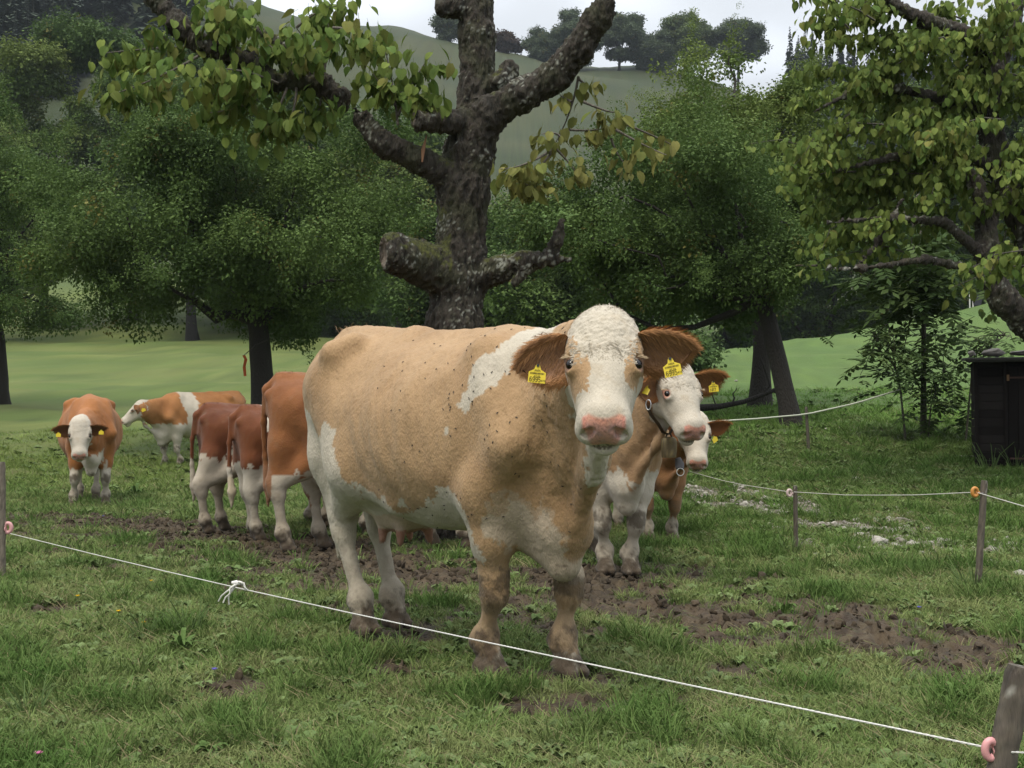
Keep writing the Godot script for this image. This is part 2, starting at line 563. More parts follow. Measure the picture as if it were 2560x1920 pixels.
func cow_field(cfg: Dictionary, H: Transform3D) -> Field:
	var f := Field.new()
	var w: float = cfg.get("w", 1.0)
	var bd: float = cfg.get("belly", 0.0)
	var rr: float = cfg.get("rump", 0.0)
	f.trunk(0.1, [[-1.52, 1.34 + rr, 1.15, 0.06], [-1.45, 1.46 + rr, 1.0, 0.17], [-1.28, 1.505 + rr, 0.86 - bd * 0.2, 0.265], [-1.08, 1.49 + rr, 0.75 - bd * 0.5, 0.32 * w], [-0.85, 1.465 + rr * 0.6, 0.655 - bd, 0.36 * w], [-0.55, 1.45, 0.60 - bd, 0.39 * w], [-0.25, 1.45, 0.61 - bd * 0.5, 0.365 * w], [0.0, 1.46, 0.64, 0.285], [0.14, 1.4, 0.66, 0.22], [0.25, 1.26, 0.70, 0.15], [0.33, 1.1, 0.80, 0.08]])
	f.limb(Vector3(-0.15, 1.41, 0), Vector3(-0.8, 1.43 + rr * 0.5, 0), 0.055, 0.05, 0.1)
	f.limb(Vector3(-0.8, 1.43 + rr * 0.5, 0), Vector3(-1.42, 1.465 + rr, 0), 0.05, 0.05, 0.1)
	for e in [-1.0, 1.0]:
		f.limb(Vector3(-1.05, 1.42 + rr, 0.2 * e), Vector3(-1.1, 1.375 + rr, 0.3 * e), 0.055, 0.05, 0.07)
		f.limb(Vector3(-1.40, 1.37 + rr, 0.12 * e), Vector3(-1.49, 1.33 + rr, 0.12 * e), 0.06, 0.045, 0.07)
		# shoulder blade, point of shoulder, arm
		f.limb(Vector3(-0.06, 1.34, 0.16 * e), Vector3(0.14, 0.98, 0.215 * e), 0.095, 0.09, 0.09)
		f.limb(Vector3(0.14, 0.97, 0.205 * e), Vector3(-0.06, 0.76, 0.205 * e), 0.09, 0.095, 0.08)
	neck_solid(f, cfg, H, Transform3D(), 0.0)
	# brisket
	f.limb(Vector3(0.04, 0.76, 0), Vector3(0.22, 0.64, 0), 0.17, 0.11, 0.1)
	f.limb(Vector3(0.19, 0.62, 0), Vector3(0.22, 0.5 - 0.5 * bd, 0), 0.09, 0.05, 0.08)
	f.limb(Vector3(-0.02, 0.62, 0), Vector3(0.22, 0.49 - 0.5 * bd, 0), 0.09, 0.045, 0.08)
	for e in [-1.0, 1.0]:
		f.cut(Vector3(-0.84, 1.34 + rr, 0.46 * e), Vector3(-0.97, 1.25 + rr, 0.47 * e), 0.13, 0.1, 0.14)
		f.cut(Vector3(-0.22, 1.2, 0.5 * e), Vector3(-0.2, 0.95, 0.52 * e), 0.1, 0.1, 0.16)
	var feet: Array = cfg.feet   # front right, front left, hind right, hind left as (x, z)
	var lt: float = cfg.get("leg", 1.0)
	for q in 4:
		var e := 1.0 if q % 2 == 0 else -1.0
		var ft: Vector2 = feet[q]
		var gy: float = cfg.get("hindup", 0.0) if q > 1 else 0.0
		if q < 2:
			var elbow := Vector3(-0.03, 0.74, 0.185 * e)
			var knee := Vector3(lerpf(0.0, ft.x, 0.7) + 0.02, 0.375, lerpf(0.175 * e, ft.y, 0.65))
			var fet := Vector3(ft.x - 0.03, 0.15, ft.y)
			f.limb(elbow + Vector3(0, 0.05, 0), elbow.lerp(knee, 0.45), 0.115 * lt, 0.086 * lt, 0.09)
			f.limb(elbow.lerp(knee, 0.4), knee, 0.084 * lt, 0.056 * lt, 0.05)
			f.limb(knee + Vector3(0.008, 0.045, 0), knee + Vector3(0.008, -0.03, 0), 0.064 * lt, 0.057 * lt, 0.03)
			f.limb(knee + Vector3(0, -0.03, 0), fet, 0.04 * lt, 0.034 * lt, 0.05)
			f.limb(fet + Vector3(0, 0.02, -0.012), fet + Vector3(0, 0.0, 0.012), 0.054 * lt, 0.054 * lt, 0.05)
			f.limb(fet + Vector3(-0.045, -0.005, 0.025), fet + Vector3(-0.05, -0.02, 0.025), 0.02, 0.012, 0.02)
			f.limb(fet + Vector3(-0.045, -0.005, -0.025), fet + Vector3(-0.05, -0.02, -0.025), 0.02, 0.012, 0.02)
			f.limb(fet, Vector3(ft.x + 0.015, 0.06, ft.y), 0.048 * lt, 0.056 * lt, 0.04)
			hoof(f, Vector3(ft.x + 0.02, 0.0, ft.y))
		else:
			var hip := Vector3(-1.2, 1.2 + rr, 0.16 * e)
			var hock := Vector3(ft.x - cfg.get("hock", 0.1), 0.53 + gy, lerpf(0.16 * e, ft.y, 0.75))
			var fet := Vector3(ft.x - 0.045, 0.16 + gy, ft.y)
			var stifle := Vector3(-0.93, 0.86, 0.235 * e)
			f.limb(hip, stifle, 0.2, 0.13, 0.13)
			f.limb(Vector3(-1.37, 1.22 + rr, 0.13 * e), Vector3(lerpf(-1.36, hock.x, 0.3), 0.88, 0.15 * e), 0.12, 0.11, 0.12)
			f.limb(stifle, Vector3(-0.62, 0.72 - bd, 0.25 * e), 0.05, 0.03, 0.1)
			f.limb(stifle + Vector3(-0.08, -0.02, -0.03 * e), hock + Vector3(0.03, 0.06, 0), 0.15, 0.066 * lt, 0.12)
			f.limb(Vector3(lerpf(-1.33, hock.x, 0.3), 0.9, 0.15 * e), hock + Vector3(-0.035, 0.05, 0), 0.115, 0.045 * lt, 0.1)
			f.limb(hock + Vector3(-0.05, 0.065, 0), hock + Vector3(-0.035, -0.02, 0), 0.034 * lt, 0.042 * lt, 0.04)
			f.limb(hock + Vector3(0.015, 0.03, 0), hock + Vector3(0.02, -0.05, 0), 0.062 * lt, 0.056 * lt, 0.04)
			f.limb(hock + Vector3(0.01, -0.05, 0), fet, 0.046 * lt, 0.037 * lt, 0.05)
			f.limb(fet + Vector3(0, 0.02, -0.012), fet + Vector3(0, 0.0, 0.012), 0.055 * lt, 0.055 * lt, 0.05)
			f.limb(fet + Vector3(-0.045, -0.01, 0.025), fet + Vector3(-0.05, -0.025, 0.025), 0.02, 0.012, 0.02)
			f.limb(fet + Vector3(-0.045, -0.01, -0.025), fet + Vector3(-0.05, -0.025, -0.025), 0.02, 0.012, 0.02)
			f.limb(fet, Vector3(ft.x, 0.06 + gy, ft.y), 0.049 * lt, 0.056 * lt, 0.04)
			hoof(f, Vector3(ft.x + 0.01, gy, ft.y))
	var ud: float = cfg.get("udder", 0.0)
	if ud > 0:
		f.ball(Vector3(-0.93, 0.68, 0), Vector3(0.2, 0.15, 0.155) * ud, 0.08)
		for t in [[-0.84, 0.075], [-0.84, -0.075], [-1.0, 0.07], [-1.0, -0.07]]:
			f.limb(Vector3(t[0], 0.58, t[1] * ud), Vector3(t[0] + 0.01, 0.5, t[1] * ud * 1.15), 0.03, 0.017, 0.03)
	if cfg.get("tail", true):
		var side: float = cfg.get("tailside", 0.0)
		var tp := [Vector3(-1.42, 1.47 + rr, 0), Vector3(-1.53, 1.38 + rr, side * 0.2), Vector3(-1.56, 1.1, side * 0.6), Vector3(-1.55, 0.8, side * 0.9), Vector3(-1.52, 0.55, side), Vector3(-1.52, 0.36, side)]
		var tr := [0.05, 0.038, 0.026, 0.024, 0.045, 0.012]
		for k in 5:
			f.limb(tp[k], tp[k + 1], tr[k], tr[k + 1], 0.03)
	head_solid(f, H, 0.012)
	return f

func hoof(f: Field, p: Vector3) -> void:
	for e in [-1.0, 1.0]:
		f.limb(p + Vector3(-0.03, 0.042, 0.03 * e), p + Vector3(0.045, 0.026, 0.032 * e), 0.042, 0.026, 0.015)

func skull(cfg: Dictionary, H: Transform3D) -> Field:
	# the finely meshed head, in its own axes
	var f := Field.new()
	head_solid(f, Transform3D(), 0.0)
	neck_solid(f, cfg, H, H.affine_inverse(), 0.006)
	for e in [-1.0, 1.0]:
		# eyelids, then the opening
		f.limb(Vector3(0.144, 0.024, 0.112 * e), Vector3(0.147, 0.008, 0.134 * e), 0.012, 0.011, 0.01)
		f.limb(Vector3(0.195, -0.006, 0.122 * e), Vector3(0.203, 0.012, 0.112 * e), 0.011, 0.01, 0.012)
	for e in [-1.0, 1.0]:
		f.cut(Vector3(0.164, 0.034, 0.136 * e), Vector3(0.188, 0.03, 0.134 * e), 0.026, 0.024, 0.006)
		f.cut(Vector3(0.442, -0.022, 0.040 * e), Vector3(0.432, -0.052, 0.062 * e), 0.012, 0.017, 0.008)
		f.cut(Vector3(0.432, -0.042, 0.055 * e), Vector3(0.375, -0.05, 0.048 * e), 0.017, 0.011, 0.006)
		f.cut(Vector3(0.43, -0.052, 0.062 * e), Vector3(0.418, -0.064, 0.074 * e), 0.011, 0.005, 0.01)
		f.cut(Vector3(0.446, -0.112, 0.0), Vector3(0.412, -0.124, 0.07 * e), 0.014, 0.008, 0.01)
		f.cut(Vector3(0.412, -0.124, 0.07 * e), Vector3(0.32, -0.12, 0.1 * e), 0.006, 0.003, 0.012)
	return f

func in_poly(p: Vector2, poly: PackedVector2Array) -> bool:
	return Geometry2D.is_point_in_polygon(p, poly)

func face_paint(cfg: Dictionary, p: Vector3, n: Vector3) -> Array:
	# p in head axes
	var base: Color = cfg.tan
	var white: Color = cfg.white
	var w := p + Vector3(nz_b.get_noise_3dv(p * 2.0), nz_b.get_noise_3dv(p * 2.0 + Vector3(7, 0, 0)), nz_b.get_noise_3dv(p * 2.4 + Vector3(0, 7, 0)) * 0.9) * 0.028 + Vector3(nz_c.get_noise_3dv(p * 1.6), 0, nz_c.get_noise_3dv(p * 1.6 + Vector3(3, 0, 0))) * 0.009
	var c := white
	var az := absf(w.z)
	# ginger round the eyes, joining the side of the head
	var spot: float = cfg.get("eyespot", 0.0)
	if spot > 0 and p.z > -0.3:
		var m := (w.x - 0.2) * (w.x - 0.2) / 0.01 + (w.y + 0.03) * (w.y + 0.03) / 0.0048
		var sd: float = spot if p.z > 0 else spot * 0.5
		var rim := 0.1 - 0.045 * sstep(0.1, 0.2, w.x) if p.z > 0 else 0.104 - 0.03 * sstep(0.1, 0.2, w.x)
		if w.x > 0.075 and w.x < (0.3 if p.z > 0 else 0.255) + w.y * 0.4 and az > rim and w.y > -0.075 - 0.1 * (0.3 - w.x):
			c = base.lerp(Color(0.36, 0.2, 0.09), 0.15)
		if w.x > 0.06 and w.x < 0.16 + w.y * 0.8 and az > 0.106 + maxf(0.0, w.x - 0.06) * 0.2:
			c = base
	if w.x < 0.09 and w.y < 0.0 and az > 0.1:
		c = base
	if w.x < -0.06 and w.y < -0.03:
		c = base
	if w.x < 0.14 and w.y < -0.17:
		c = base if cfg.get("throat", true) else white
	# bare pink muzzle
	var pad := sstep(0.394, 0.408, p.x + nz_c.get_noise_3dv(p) * 0.006) * sstep(-0.105, -0.092, p.y) * (1.0 - sstep(0.068, 0.08, absf(p.z) + maxf(0.0, -0.03 - p.y) * 0.5)) * (1.0 - sstep(0.012, 0.022, p.y))
	if pad > 0.0:
		var pk := Color(0.52, 0.275, 0.22).lerp(Color(0.40, 0.245, 0.22), sstep(-0.2, 0.5, nz_b.get_noise_3dv(p * 3.0)))
		pk = pk.lerp(Color(0.60, 0.27, 0.18), 0.7 * sstep(-0.015, 0.012, p.y))
		pk = pk.lerp(Color(0.58, 0.24, 0.18), sstep(0.055, 0.07, absf(p.z)))
		if nz_c.get_noise_3dv(p * 3.0) > 0.34:
			pk = pk.lerp(Color(0.2, 0.12, 0.1), 0.45)
		c = c.lerp(pk, pad)
	# lips and eyelids
	if p.x > 0.36 and p.y < -0.1 and p.y > -0.128 and absf(p.z) < 0.08:
		c = c.lerp(Color(0.07, 0.05, 0.035), 0.8 * (1.0 - sstep(0.05, 0.07, absf(p.z))) * sstep(-0.5, 0.1, nz_c.get_noise_3dv(p * 2.0)))
	if Vector2(p.x - 0.174, p.y - 0.008).length() < 0.036 and absf(p.z) > 0.095:
		var lid: Color = cfg.get("lid", Color(0.17, 0.1, 0.065))
		c = c.lerp(lid, 1.0 - sstep(0.024, 0.035, Vector2(p.x - 0.174, p.y - 0.008).length()))
	c = c * (1.0 + 0.10 * nz_b.get_noise_3dv(p * 1.5) + 0.07 * nz_c.get_noise_3dv(p * 2.0))
	c = c.lerp(Color(0.34, 0.26, 0.16), 0.28 * sstep(0.15, 0.55, nz_b.get_noise_3dv(p * 1.2 + Vector3(3, 3, 3))))
	var d := 0.0
	if p.y > -0.02 and p.x < 0.2:
		d = 0.0034 * nz_c.get_noise_3d(p.x * 1.3, p.y, p.z * 0.75) * (1.0 - sstep(0.12, 0.2, p.x))
	return [c, d]

func coat_paint(cfg: Dictionary, p: Vector3, n: Vector3) -> Array:
	# p in the cow's axes: x forward, y up, z to its right
	var w := p + Vector3(nz_b.get_noise_3dv(p), nz_b.get_noise_3dv(p + Vector3(9, 0, 0)), nz_b.get_noise_3dv(p + Vector3(0, 9, 0))) * 0.035
	w += Vector3(nz_c.get_noise_3dv(p), nz_c.get_noise_3dv(p + Vector3(5, 0, 0)), 0) * 0.012
	var base: Color = cfg.tan
	var white: Color = cfg.white
	var dark: Color = cfg.get("dark", base * 0.8)
	var c := base.lerp(dark, 0.5 * sstep(-0.25, 0.6, nz_a.get_noise_3dv(p)))
	c = c.lerp(base * 1.12, 0.5 * sstep(0.05, 0.5, nz_a.get_noise_3dv(p + Vector3(20, 3, 1))))
	var is_white := false
	var pale := 0.0
	for q in cfg.patches:
		if q[0] != 0 and signf(p.z) != q[0]:
			continue
		if in_poly(Vector2(w.x, w.y), q[1]):
			if q.size() > 2:
				pale = q[2]
			else:
				is_white = not is_white
		elif q.size() > 2 and in_poly(Vector2(w.x + 0.05 * nz_a.get_noise_3dv(p * 5.0), w.y - 0.04), q[1]):
			pale = q[2] * 0.5
	var legline: float = cfg.get("legline", 0.5)
	var hindline: float = cfg.get("hindline", 0.7)
	if w.x > -0.5 and w.y < legline and p.x < 0.2 + cfg.get("brisket", 0.0):
		is_white = true
	if w.x <= -0.5 and w.y + 0.13 * nz_a.get_noise_3dv(p * 2.6) < hindline:
		is_white = true
	if cfg.get("flap", false):
		var fa: Vector3 = cfg.H * Vector3(0.27, -0.15, 0)
		var fb: Vector3 = Vector3(0.56, 0.84, 0.15)
		if Geometry3D.get_closest_point_to_segment(w, fa, fb).distance_to(w) < 0.052:
			is_white = true
	for q in cfg.get("spots", []):
		if Vector3(w.x, w.y, w.z).distance_to(q[0]) < q[1]:
			is_white = false
	if is_white:
		c = white
	elif pale > 0.0:
		c = c.lerp(white, pale)
	if cfg.get("udder", 0.0) > 0 and p.y < 0.64 and p.y > 0.46 and p.x < -0.72 and p.x > -1.06 and absf(p.z) < 0.15:
		c = white.lerp(Color(0.5, 0.33, 0.24), 0.5)
		if p.y < 0.555:
			c = Color(0.34, 0.17, 0.12)
	if p.x < -1.47 and p.y < 0.72:
		c = cfg.get("switch", white)
	# coat variation and dirt of the lower legs
	c = c * (1.0 + 0.09 * nz_b.get_noise_3dv(p * 0.8) + 0.06 * nz_c.get_noise_3dv(p))
	var mud := Color(0.06, 0.043, 0.028)
	var spl := nz_b.get_noise_3dv(p * 1.1 + Vector3(4, 4, 4))
	var low: float = p.y - cfg.get("hindup", 0.0) * (1.0 if p.x < -0.6 else 0.0)
	c = c.lerp(Color(0.2, 0.165, 0.11), 0.5 * (1.0 - sstep(0.2, 0.6, low + spl * 0.3)))
	c = c.lerp(mud, 0.93 * (1.0 - sstep(0.09, 0.2, low + spl * 0.14 + nz_c.get_noise_3dv(p) * 0.04)))
	var knee: float = cfg.get("kneemud", 0.7)
	if p.x > -0.5:
		var kd := absf(low - 0.385) / 0.055
		c = c.lerp(mud * 1.1, knee * (1.0 - sstep(0.3, 0.9, kd + spl * 1.6 + nz_c.get_noise_3dv(p * 0.8) * 0.7 - maxf(0.0, n.x) * 0.45 + 0.15)))
	else:
		c = c.lerp(mud * 1.8, 0.35 * sstep(0.1, 0.4, spl) * (1.0 - sstep(0.4, 0.8, low)))
	c = c.lerp(Color(0.2, 0.14, 0.08), 0.35 * cfg.get("dirty", 0.0) * sstep(0.22, 0.55, nz_a.get_noise_3dv(p * 2.3 + Vector3(1, 7, 2))))
	# relief: folds of the neck and brisket, faint ribs, hair
	var d := 0.006 * nz_b.get_noise_3dv(p * Vector3(1, 0.4, 1)) * (1.0 if p.y > 0.55 else 0.3)
	if p.x > 0.1 and p.y > 0.72 and p.y < 1.35:
		var tt := (p.x * 0.75 + p.z * 0.6) * 30.0 + nz_a.get_noise_3dv(p * 1.5) * 3.5 + p.y * 1.5
		var cr := 1.0 - absf(sin(tt))
		d -= 0.009 * cr * cr * cr * sstep(0.1, 0.22, p.x) * sstep(0.72, 0.85, p.y) * (1.0 - sstep(1.2, 1.35, p.y)) * sstep(-0.25, 0.25, nz_a.get_noise_3dv(p * 1.3 + Vector3(5, 5, 5)))
	if p.x > 0.05 and p.y > 0.6:
		d += 0.007 * nz_b.get_noise_3dv(Vector3(p.x * 2.4 + p.z * 1.6, p.y * 0.25, p.z * 2.0)) * sstep(0.05, 0.25, p.x)
	elif p.x < -0.2 and p.x > -0.95 and p.y > 0.75 and p.y < 1.35:
		d += 0.011 * nz_a.get_noise_3d(p.x * 3.4 + p.y * 1.1, p.y * 0.55, 3.0) * sstep(0.75, 0.95, p.y) * (1.0 - sstep(1.2, 1.35, p.y)) * sstep(-0.95, -0.8, p.x) * (1.0 - sstep(-0.35, -0.2, p.x))
	d += 0.0015 * nz_c.get_noise_3dv(p)
	if low < 0.14:
		d += 0.007 * nz_c.get_noise_3dv(p * 0.7)
	return [c, d]

func ear(m: MB, hair: MB, T: Transform3D, len: float, wid: float, outer: Color, inner: Color, strands: int, seed_: int) -> void:
	# T: x along the ear to its tip, y towards its upper edge, z out of its hollow
	var rng := RandomNumberGenerator.new()
	rng.seed = seed_
	var i0 := m.i.size()
	var h0 := hair.i.size()
	const U := 18
	const V := 13
	var shape := func(u: float, v: float, off: float) -> Vector3:
		var ww := wid * 0.5 * (0.46 + 0.9 * pow(sin(PI * minf(1.0, 0.12 + u * 0.86)), 0.85)) * sqrt(maxf(0.0, 1.0 - pow(u, 5.0)))
		var deep := wid * 0.34 * (1.0 - 0.55 * u)
		var y := v * ww
		var z := -deep * (1.0 - v * v) + off - 0.018 * u * u
		return Vector3(u * len + 0.012 * v, y + 0.02 * u * u - 0.012 * sin(u * 3.0), z)
	for sheet in 2:
		var f := m.v.size()
		for a in U:
			for b in V:
				var u := a / (U - 1.0)
				var v := b / (V - 1.0) * 2.0 - 1.0
				var p: Vector3 = shape.call(u, v, 0.0)
				var du: Vector3 = shape.call(minf(u + 0.02, 1.0), v, 0.0) - shape.call(maxf(u - 0.02, 0.0), v, 0.0)
				var dv: Vector3 = shape.call(u, minf(v + 0.05, 1.0), 0.0) - shape.call(u, maxf(v - 0.05, -1.0), 0.0)
				var nn := du.cross(dv).normalized()
				if nn.z < 0:
					nn = -nn
				var thick := 0.005 * (1.0 - v * v * v * v) * (1.0 - pow(u, 6.0)) + 0.0008
				var col := inner.lerp(outer, sstep(0.45, 0.9, absf(v)) * 0.8 + 0.2 * u) if sheet == 0 else outer
				col = col * (1.0 + 0.15 * nz_c.get_noise_3dv(p * 2.0))
				m.vert(T * (p + nn * (thick if sheet == 0 else -thick)), T.basis * (nn if sheet == 0 else -nn), col)
		for a in U - 1:
			for b in V - 1:
				var q := f + a * V + b
				if sheet == 0:
					m.quad(q, q + 1, q + V + 1, q + V)
				else:
					m.quad(q, q + V, q + V + 1, q + 1)
	for k in strands:
		var u := pow(rng.randf(), 0.8) * 0.98 + 0.01
		var v := rng.randf() * 2.0 - 1.0
		var rim := rng.randf() < 0.5
		if rim:
			v = 0.72 + 0.28 * rng.randf()
			if rng.randf() < 0.3:
				v = -v
		var p: Vector3 = shape.call(u, v, 0.0)
		var front := rng.randf() < 0.62
		var nn := Vector3(0, v * 0.5, 1.0 if front else -1.0).normalized()
		var dir := Vector3(0.75 + 0.4 * rng.randf(), (0.5 if v > 0.4 else -0.25) + rng.randf_range(-0.4, 0.5), (0.35 if front else -0.25) + rng.randf_range(-0.15, 0.25)).normalized()
		if front and v < 0.75 and v > -0.2:
			dir = Vector3(0.7 + 0.3 * rng.randf(), -0.45 + rng.randf_range(-0.3, 0.3), 0.35).normalized()
		var L := (0.022 + 0.024 * rng.randf()) * (1.15 if rim else 1.0) * (len / 0.23)
		if u > 0.85:
			L *= 0.75
		var col := outer.lerp(inner, 0.35 if front and not rim else 0.0) * rng.randf_range(0.72, 1.3)
		strand(hair, T * (p + nn * 0.004), T.basis * dir, T.basis * Vector3(0.2, -0.5, 0.1), T.basis * (nn * 0.8 + dir * 0.1 + Vector3(0, 0.25, 0)), L, 0.0021, col)
	if T.basis.determinant() < 0:
		for b in [[m, i0]]:
			var mb: MB = b[0]
			for t in range(b[1], mb.i.size(), 3):
				var x := mb.i[t]
				mb.i[t] = mb.i[t + 1]
				mb.i[t + 1] = x

func strand(m: MB, p: Vector3, dir: Vector3, bend: Vector3, nn: Vector3, L: float, w: float, col: Color) -> void:
	dir = dir.normalized()
	nn = nn.normalized()
	var side := dir.cross(nn).normalized() * w * 0.5
	var p1 := p + dir * L * 0.5
	var p2 := p1 + (dir + bend * 0.5).normalized() * L * 0.5
	var a := m.vert(p - side, nn, col)
	m.vert(p + side, nn, col)
	m.vert(p1 - side * 0.8, nn, col)
	m.vert(p1 + side * 0.8, nn, col)
	m.vert(p2, nn, col * 1.1)
	m.quad(a, a + 2, a + 3, a + 1)
	m.tri(a + 2, a + 4, a + 3)

func build_cow(cfg: Dictionary) -> void:
	# heavy part, run on worker threads: fills cfg with mesh builders
	var H := head_frame(cfg)
	cfg.H = H
	var f := cow_field(cfg, H)
	var body := f.build(cfg.get("lo", Vector3(-1.68, -0.03, -0.6)), cfg.get("hi", Vector3(1.35, 1.75, 0.75)), cfg.cell, func(p, n): return body_paint(cfg, H, p, n))
	Field.smooth_normals(body)
	if cfg.get("fine", true):
		var sk := skull(cfg, H)
		var hd := sk.build(Vector3(-0.15, -0.23, -0.19), Vector3(0.47, 0.17, 0.19), cfg.hcell, func(p, n): return face_paint(cfg, p, n))
		Field.smooth_normals(hd)
		for q in hd.v.size():
			hd.v[q] = H * hd.v[q]
			hd.n[q] = H.basis * hd.n[q]
		body.append(hd)
	var hair := MB.new()
	var es: float = cfg.get("earsize", 1.0)
	for e in [-1.0, 1.0]:
		var a: Array = cfg.ears[0 if e > 0 else 1]    # [droop degrees, back degrees, twist degrees]
		# ear axes in head axes: x outward, y dorsal
		var bx := Vector3(0, 0, e)
		var by := Vector3(-0.45, 0.9, 0).normalized()
		var bb := Basis(bx, by, bx.cross(by) * (1.0 if bx.cross(by).x > 0 else -1.0))
		var rot := Basis(Vector3(1, 0, 0), 0.0)
		rot = Basis(bb.z, deg_to_rad(a[0]) * -e) * rot
		rot = Basis(bb.y, deg_to_rad(a[1]) * e) * rot
		bb = rot * bb
		bb = Basis(bb.x, deg_to_rad(a[2]) * e) * bb
		var T := H * Transform3D(bb, Vector3(0.075, -0.005, 0.105 * e))
		if e > 0:
			cfg.earR = T
		else:
			cfg.earL = T
		ear(body, hair, T, 0.22 * es, 0.138 * es, cfg.earcol, cfg.earin, cfg.get("strands", 900), 5 + int(e))
	if cfg.has("fur"):
		fur(cfg, body, hair, H)
	if cfg.has("curls"):
		curls(cfg, hair, H)
	cfg.body_mb = body
	cfg.hair_mb = hair

func body_paint(cfg: Dictionary, H: Transform3D, p: Vector3, n: Vector3) -> Array:
	var q := H.affine_inverse() * p
	var r := coat_paint(cfg, p, n)
	if q.x > -0.1 and absf(q.z) < 0.2 and q.y > -0.3:
		var fp := face_paint(cfg, q, n)
		var t := sstep(-0.08, 0.0, q.x + q.y * 0.2)
		r = [(r[0] as Color).lerp(fp[0], t), lerpf(r[1], fp[1], t)]
	return r

func curls(cfg: Dictionary, hair: MB, H: Transform3D) -> void:
	# wavy locks of the poll and forehead
	var rng := RandomNumberGenerator.new()
	rng.seed = 77
	var sk := Field.new()
	head_solid(sk, Transform3D(), 0.0)
	var all := PackedInt32Array(range(sk.kind.size()))
	for k in int(cfg.curls):
		var x := rng.randf_range(-0.1, 0.2)
		var z := rng.randf_range(-0.112, 0.112)
		if x > 0.11 and rng.randf() < (x - 0.11) * 9.0:
			continue
		var p := Vector3(x, 0.2, z)
		for s in 10:
			var d := sk.dist(p, all)
			p.y -= d * 0.9
			if absf(d) < 0.002:
				break
		if p.y < -0.03:
			continue
		var g := Vector3(sk.dist(p + Vector3(0.004, 0, 0), all) - sk.dist(p - Vector3(0.004, 0, 0), all), sk.dist(p + Vector3(0, 0.004, 0), all) - sk.dist(p - Vector3(0, 0.004, 0), all), sk.dist(p + Vector3(0, 0, 0.004), all) - sk.dist(p - Vector3(0, 0, 0.004), all)).normalized()
		# hair radiates from a whorl on the forehead, with a wave
		var out := (p - Vector3(0.13, 0.05, 0.0))
		out = (out - g * out.dot(g)).normalized()
		var sw := g.cross(out)
		var wave := nz_b.get_noise_3dv(p * 2.2) * 2.6
		var dir := (out * cos(wave) + sw * sin(wave))
		var L := rng.randf_range(0.016, 0.032) * (1.35 if x < 0.0 else 1.0) * (1.0 - sstep(0.06, 0.2, x) * 0.55)
		var col: Color = cfg.white.lerp(Color(0.5, 0.4, 0.26), 0.25 + 0.35 * sstep(0.0, -0.06, x)) * rng.randf_range(0.5, 1.15)
		strand(hair, H * (p - g * 0.002), H.basis * (dir + g * 0.38), H.basis * (sw * sin(wave * 2.0 + 1.0) * 1.2 - g * 0.5), H.basis * (g + dir * 0.25), L, 0.0034, col)

func place_cow(cfg: Dictionary) -> Node3D:
	var o := thing(cfg.get("called", "cow"), cfg.label, cfg.get("category", "cow"), cfg.at, deg_to_rad(cfg.turn), cfg.get("group", ""))
	o.scale = Vector3.ONE * cfg.get("scale", 1.0)
	put("body", (cfg.body_mb as MB).mesh(mats.hide), o)
	if not (cfg.hair_mb as MB).v.is_empty():
		put("hair", (cfg.hair_mb as MB).mesh(mats.hair), o)
	var H: Transform3D = cfg.H
	for e in [-1.0, 1.0]:
		put("eye", eye_mesh, o, H * Transform3D(Basis(), Vector3(0.174, 0.011, 0.1165 * e)))
	return o

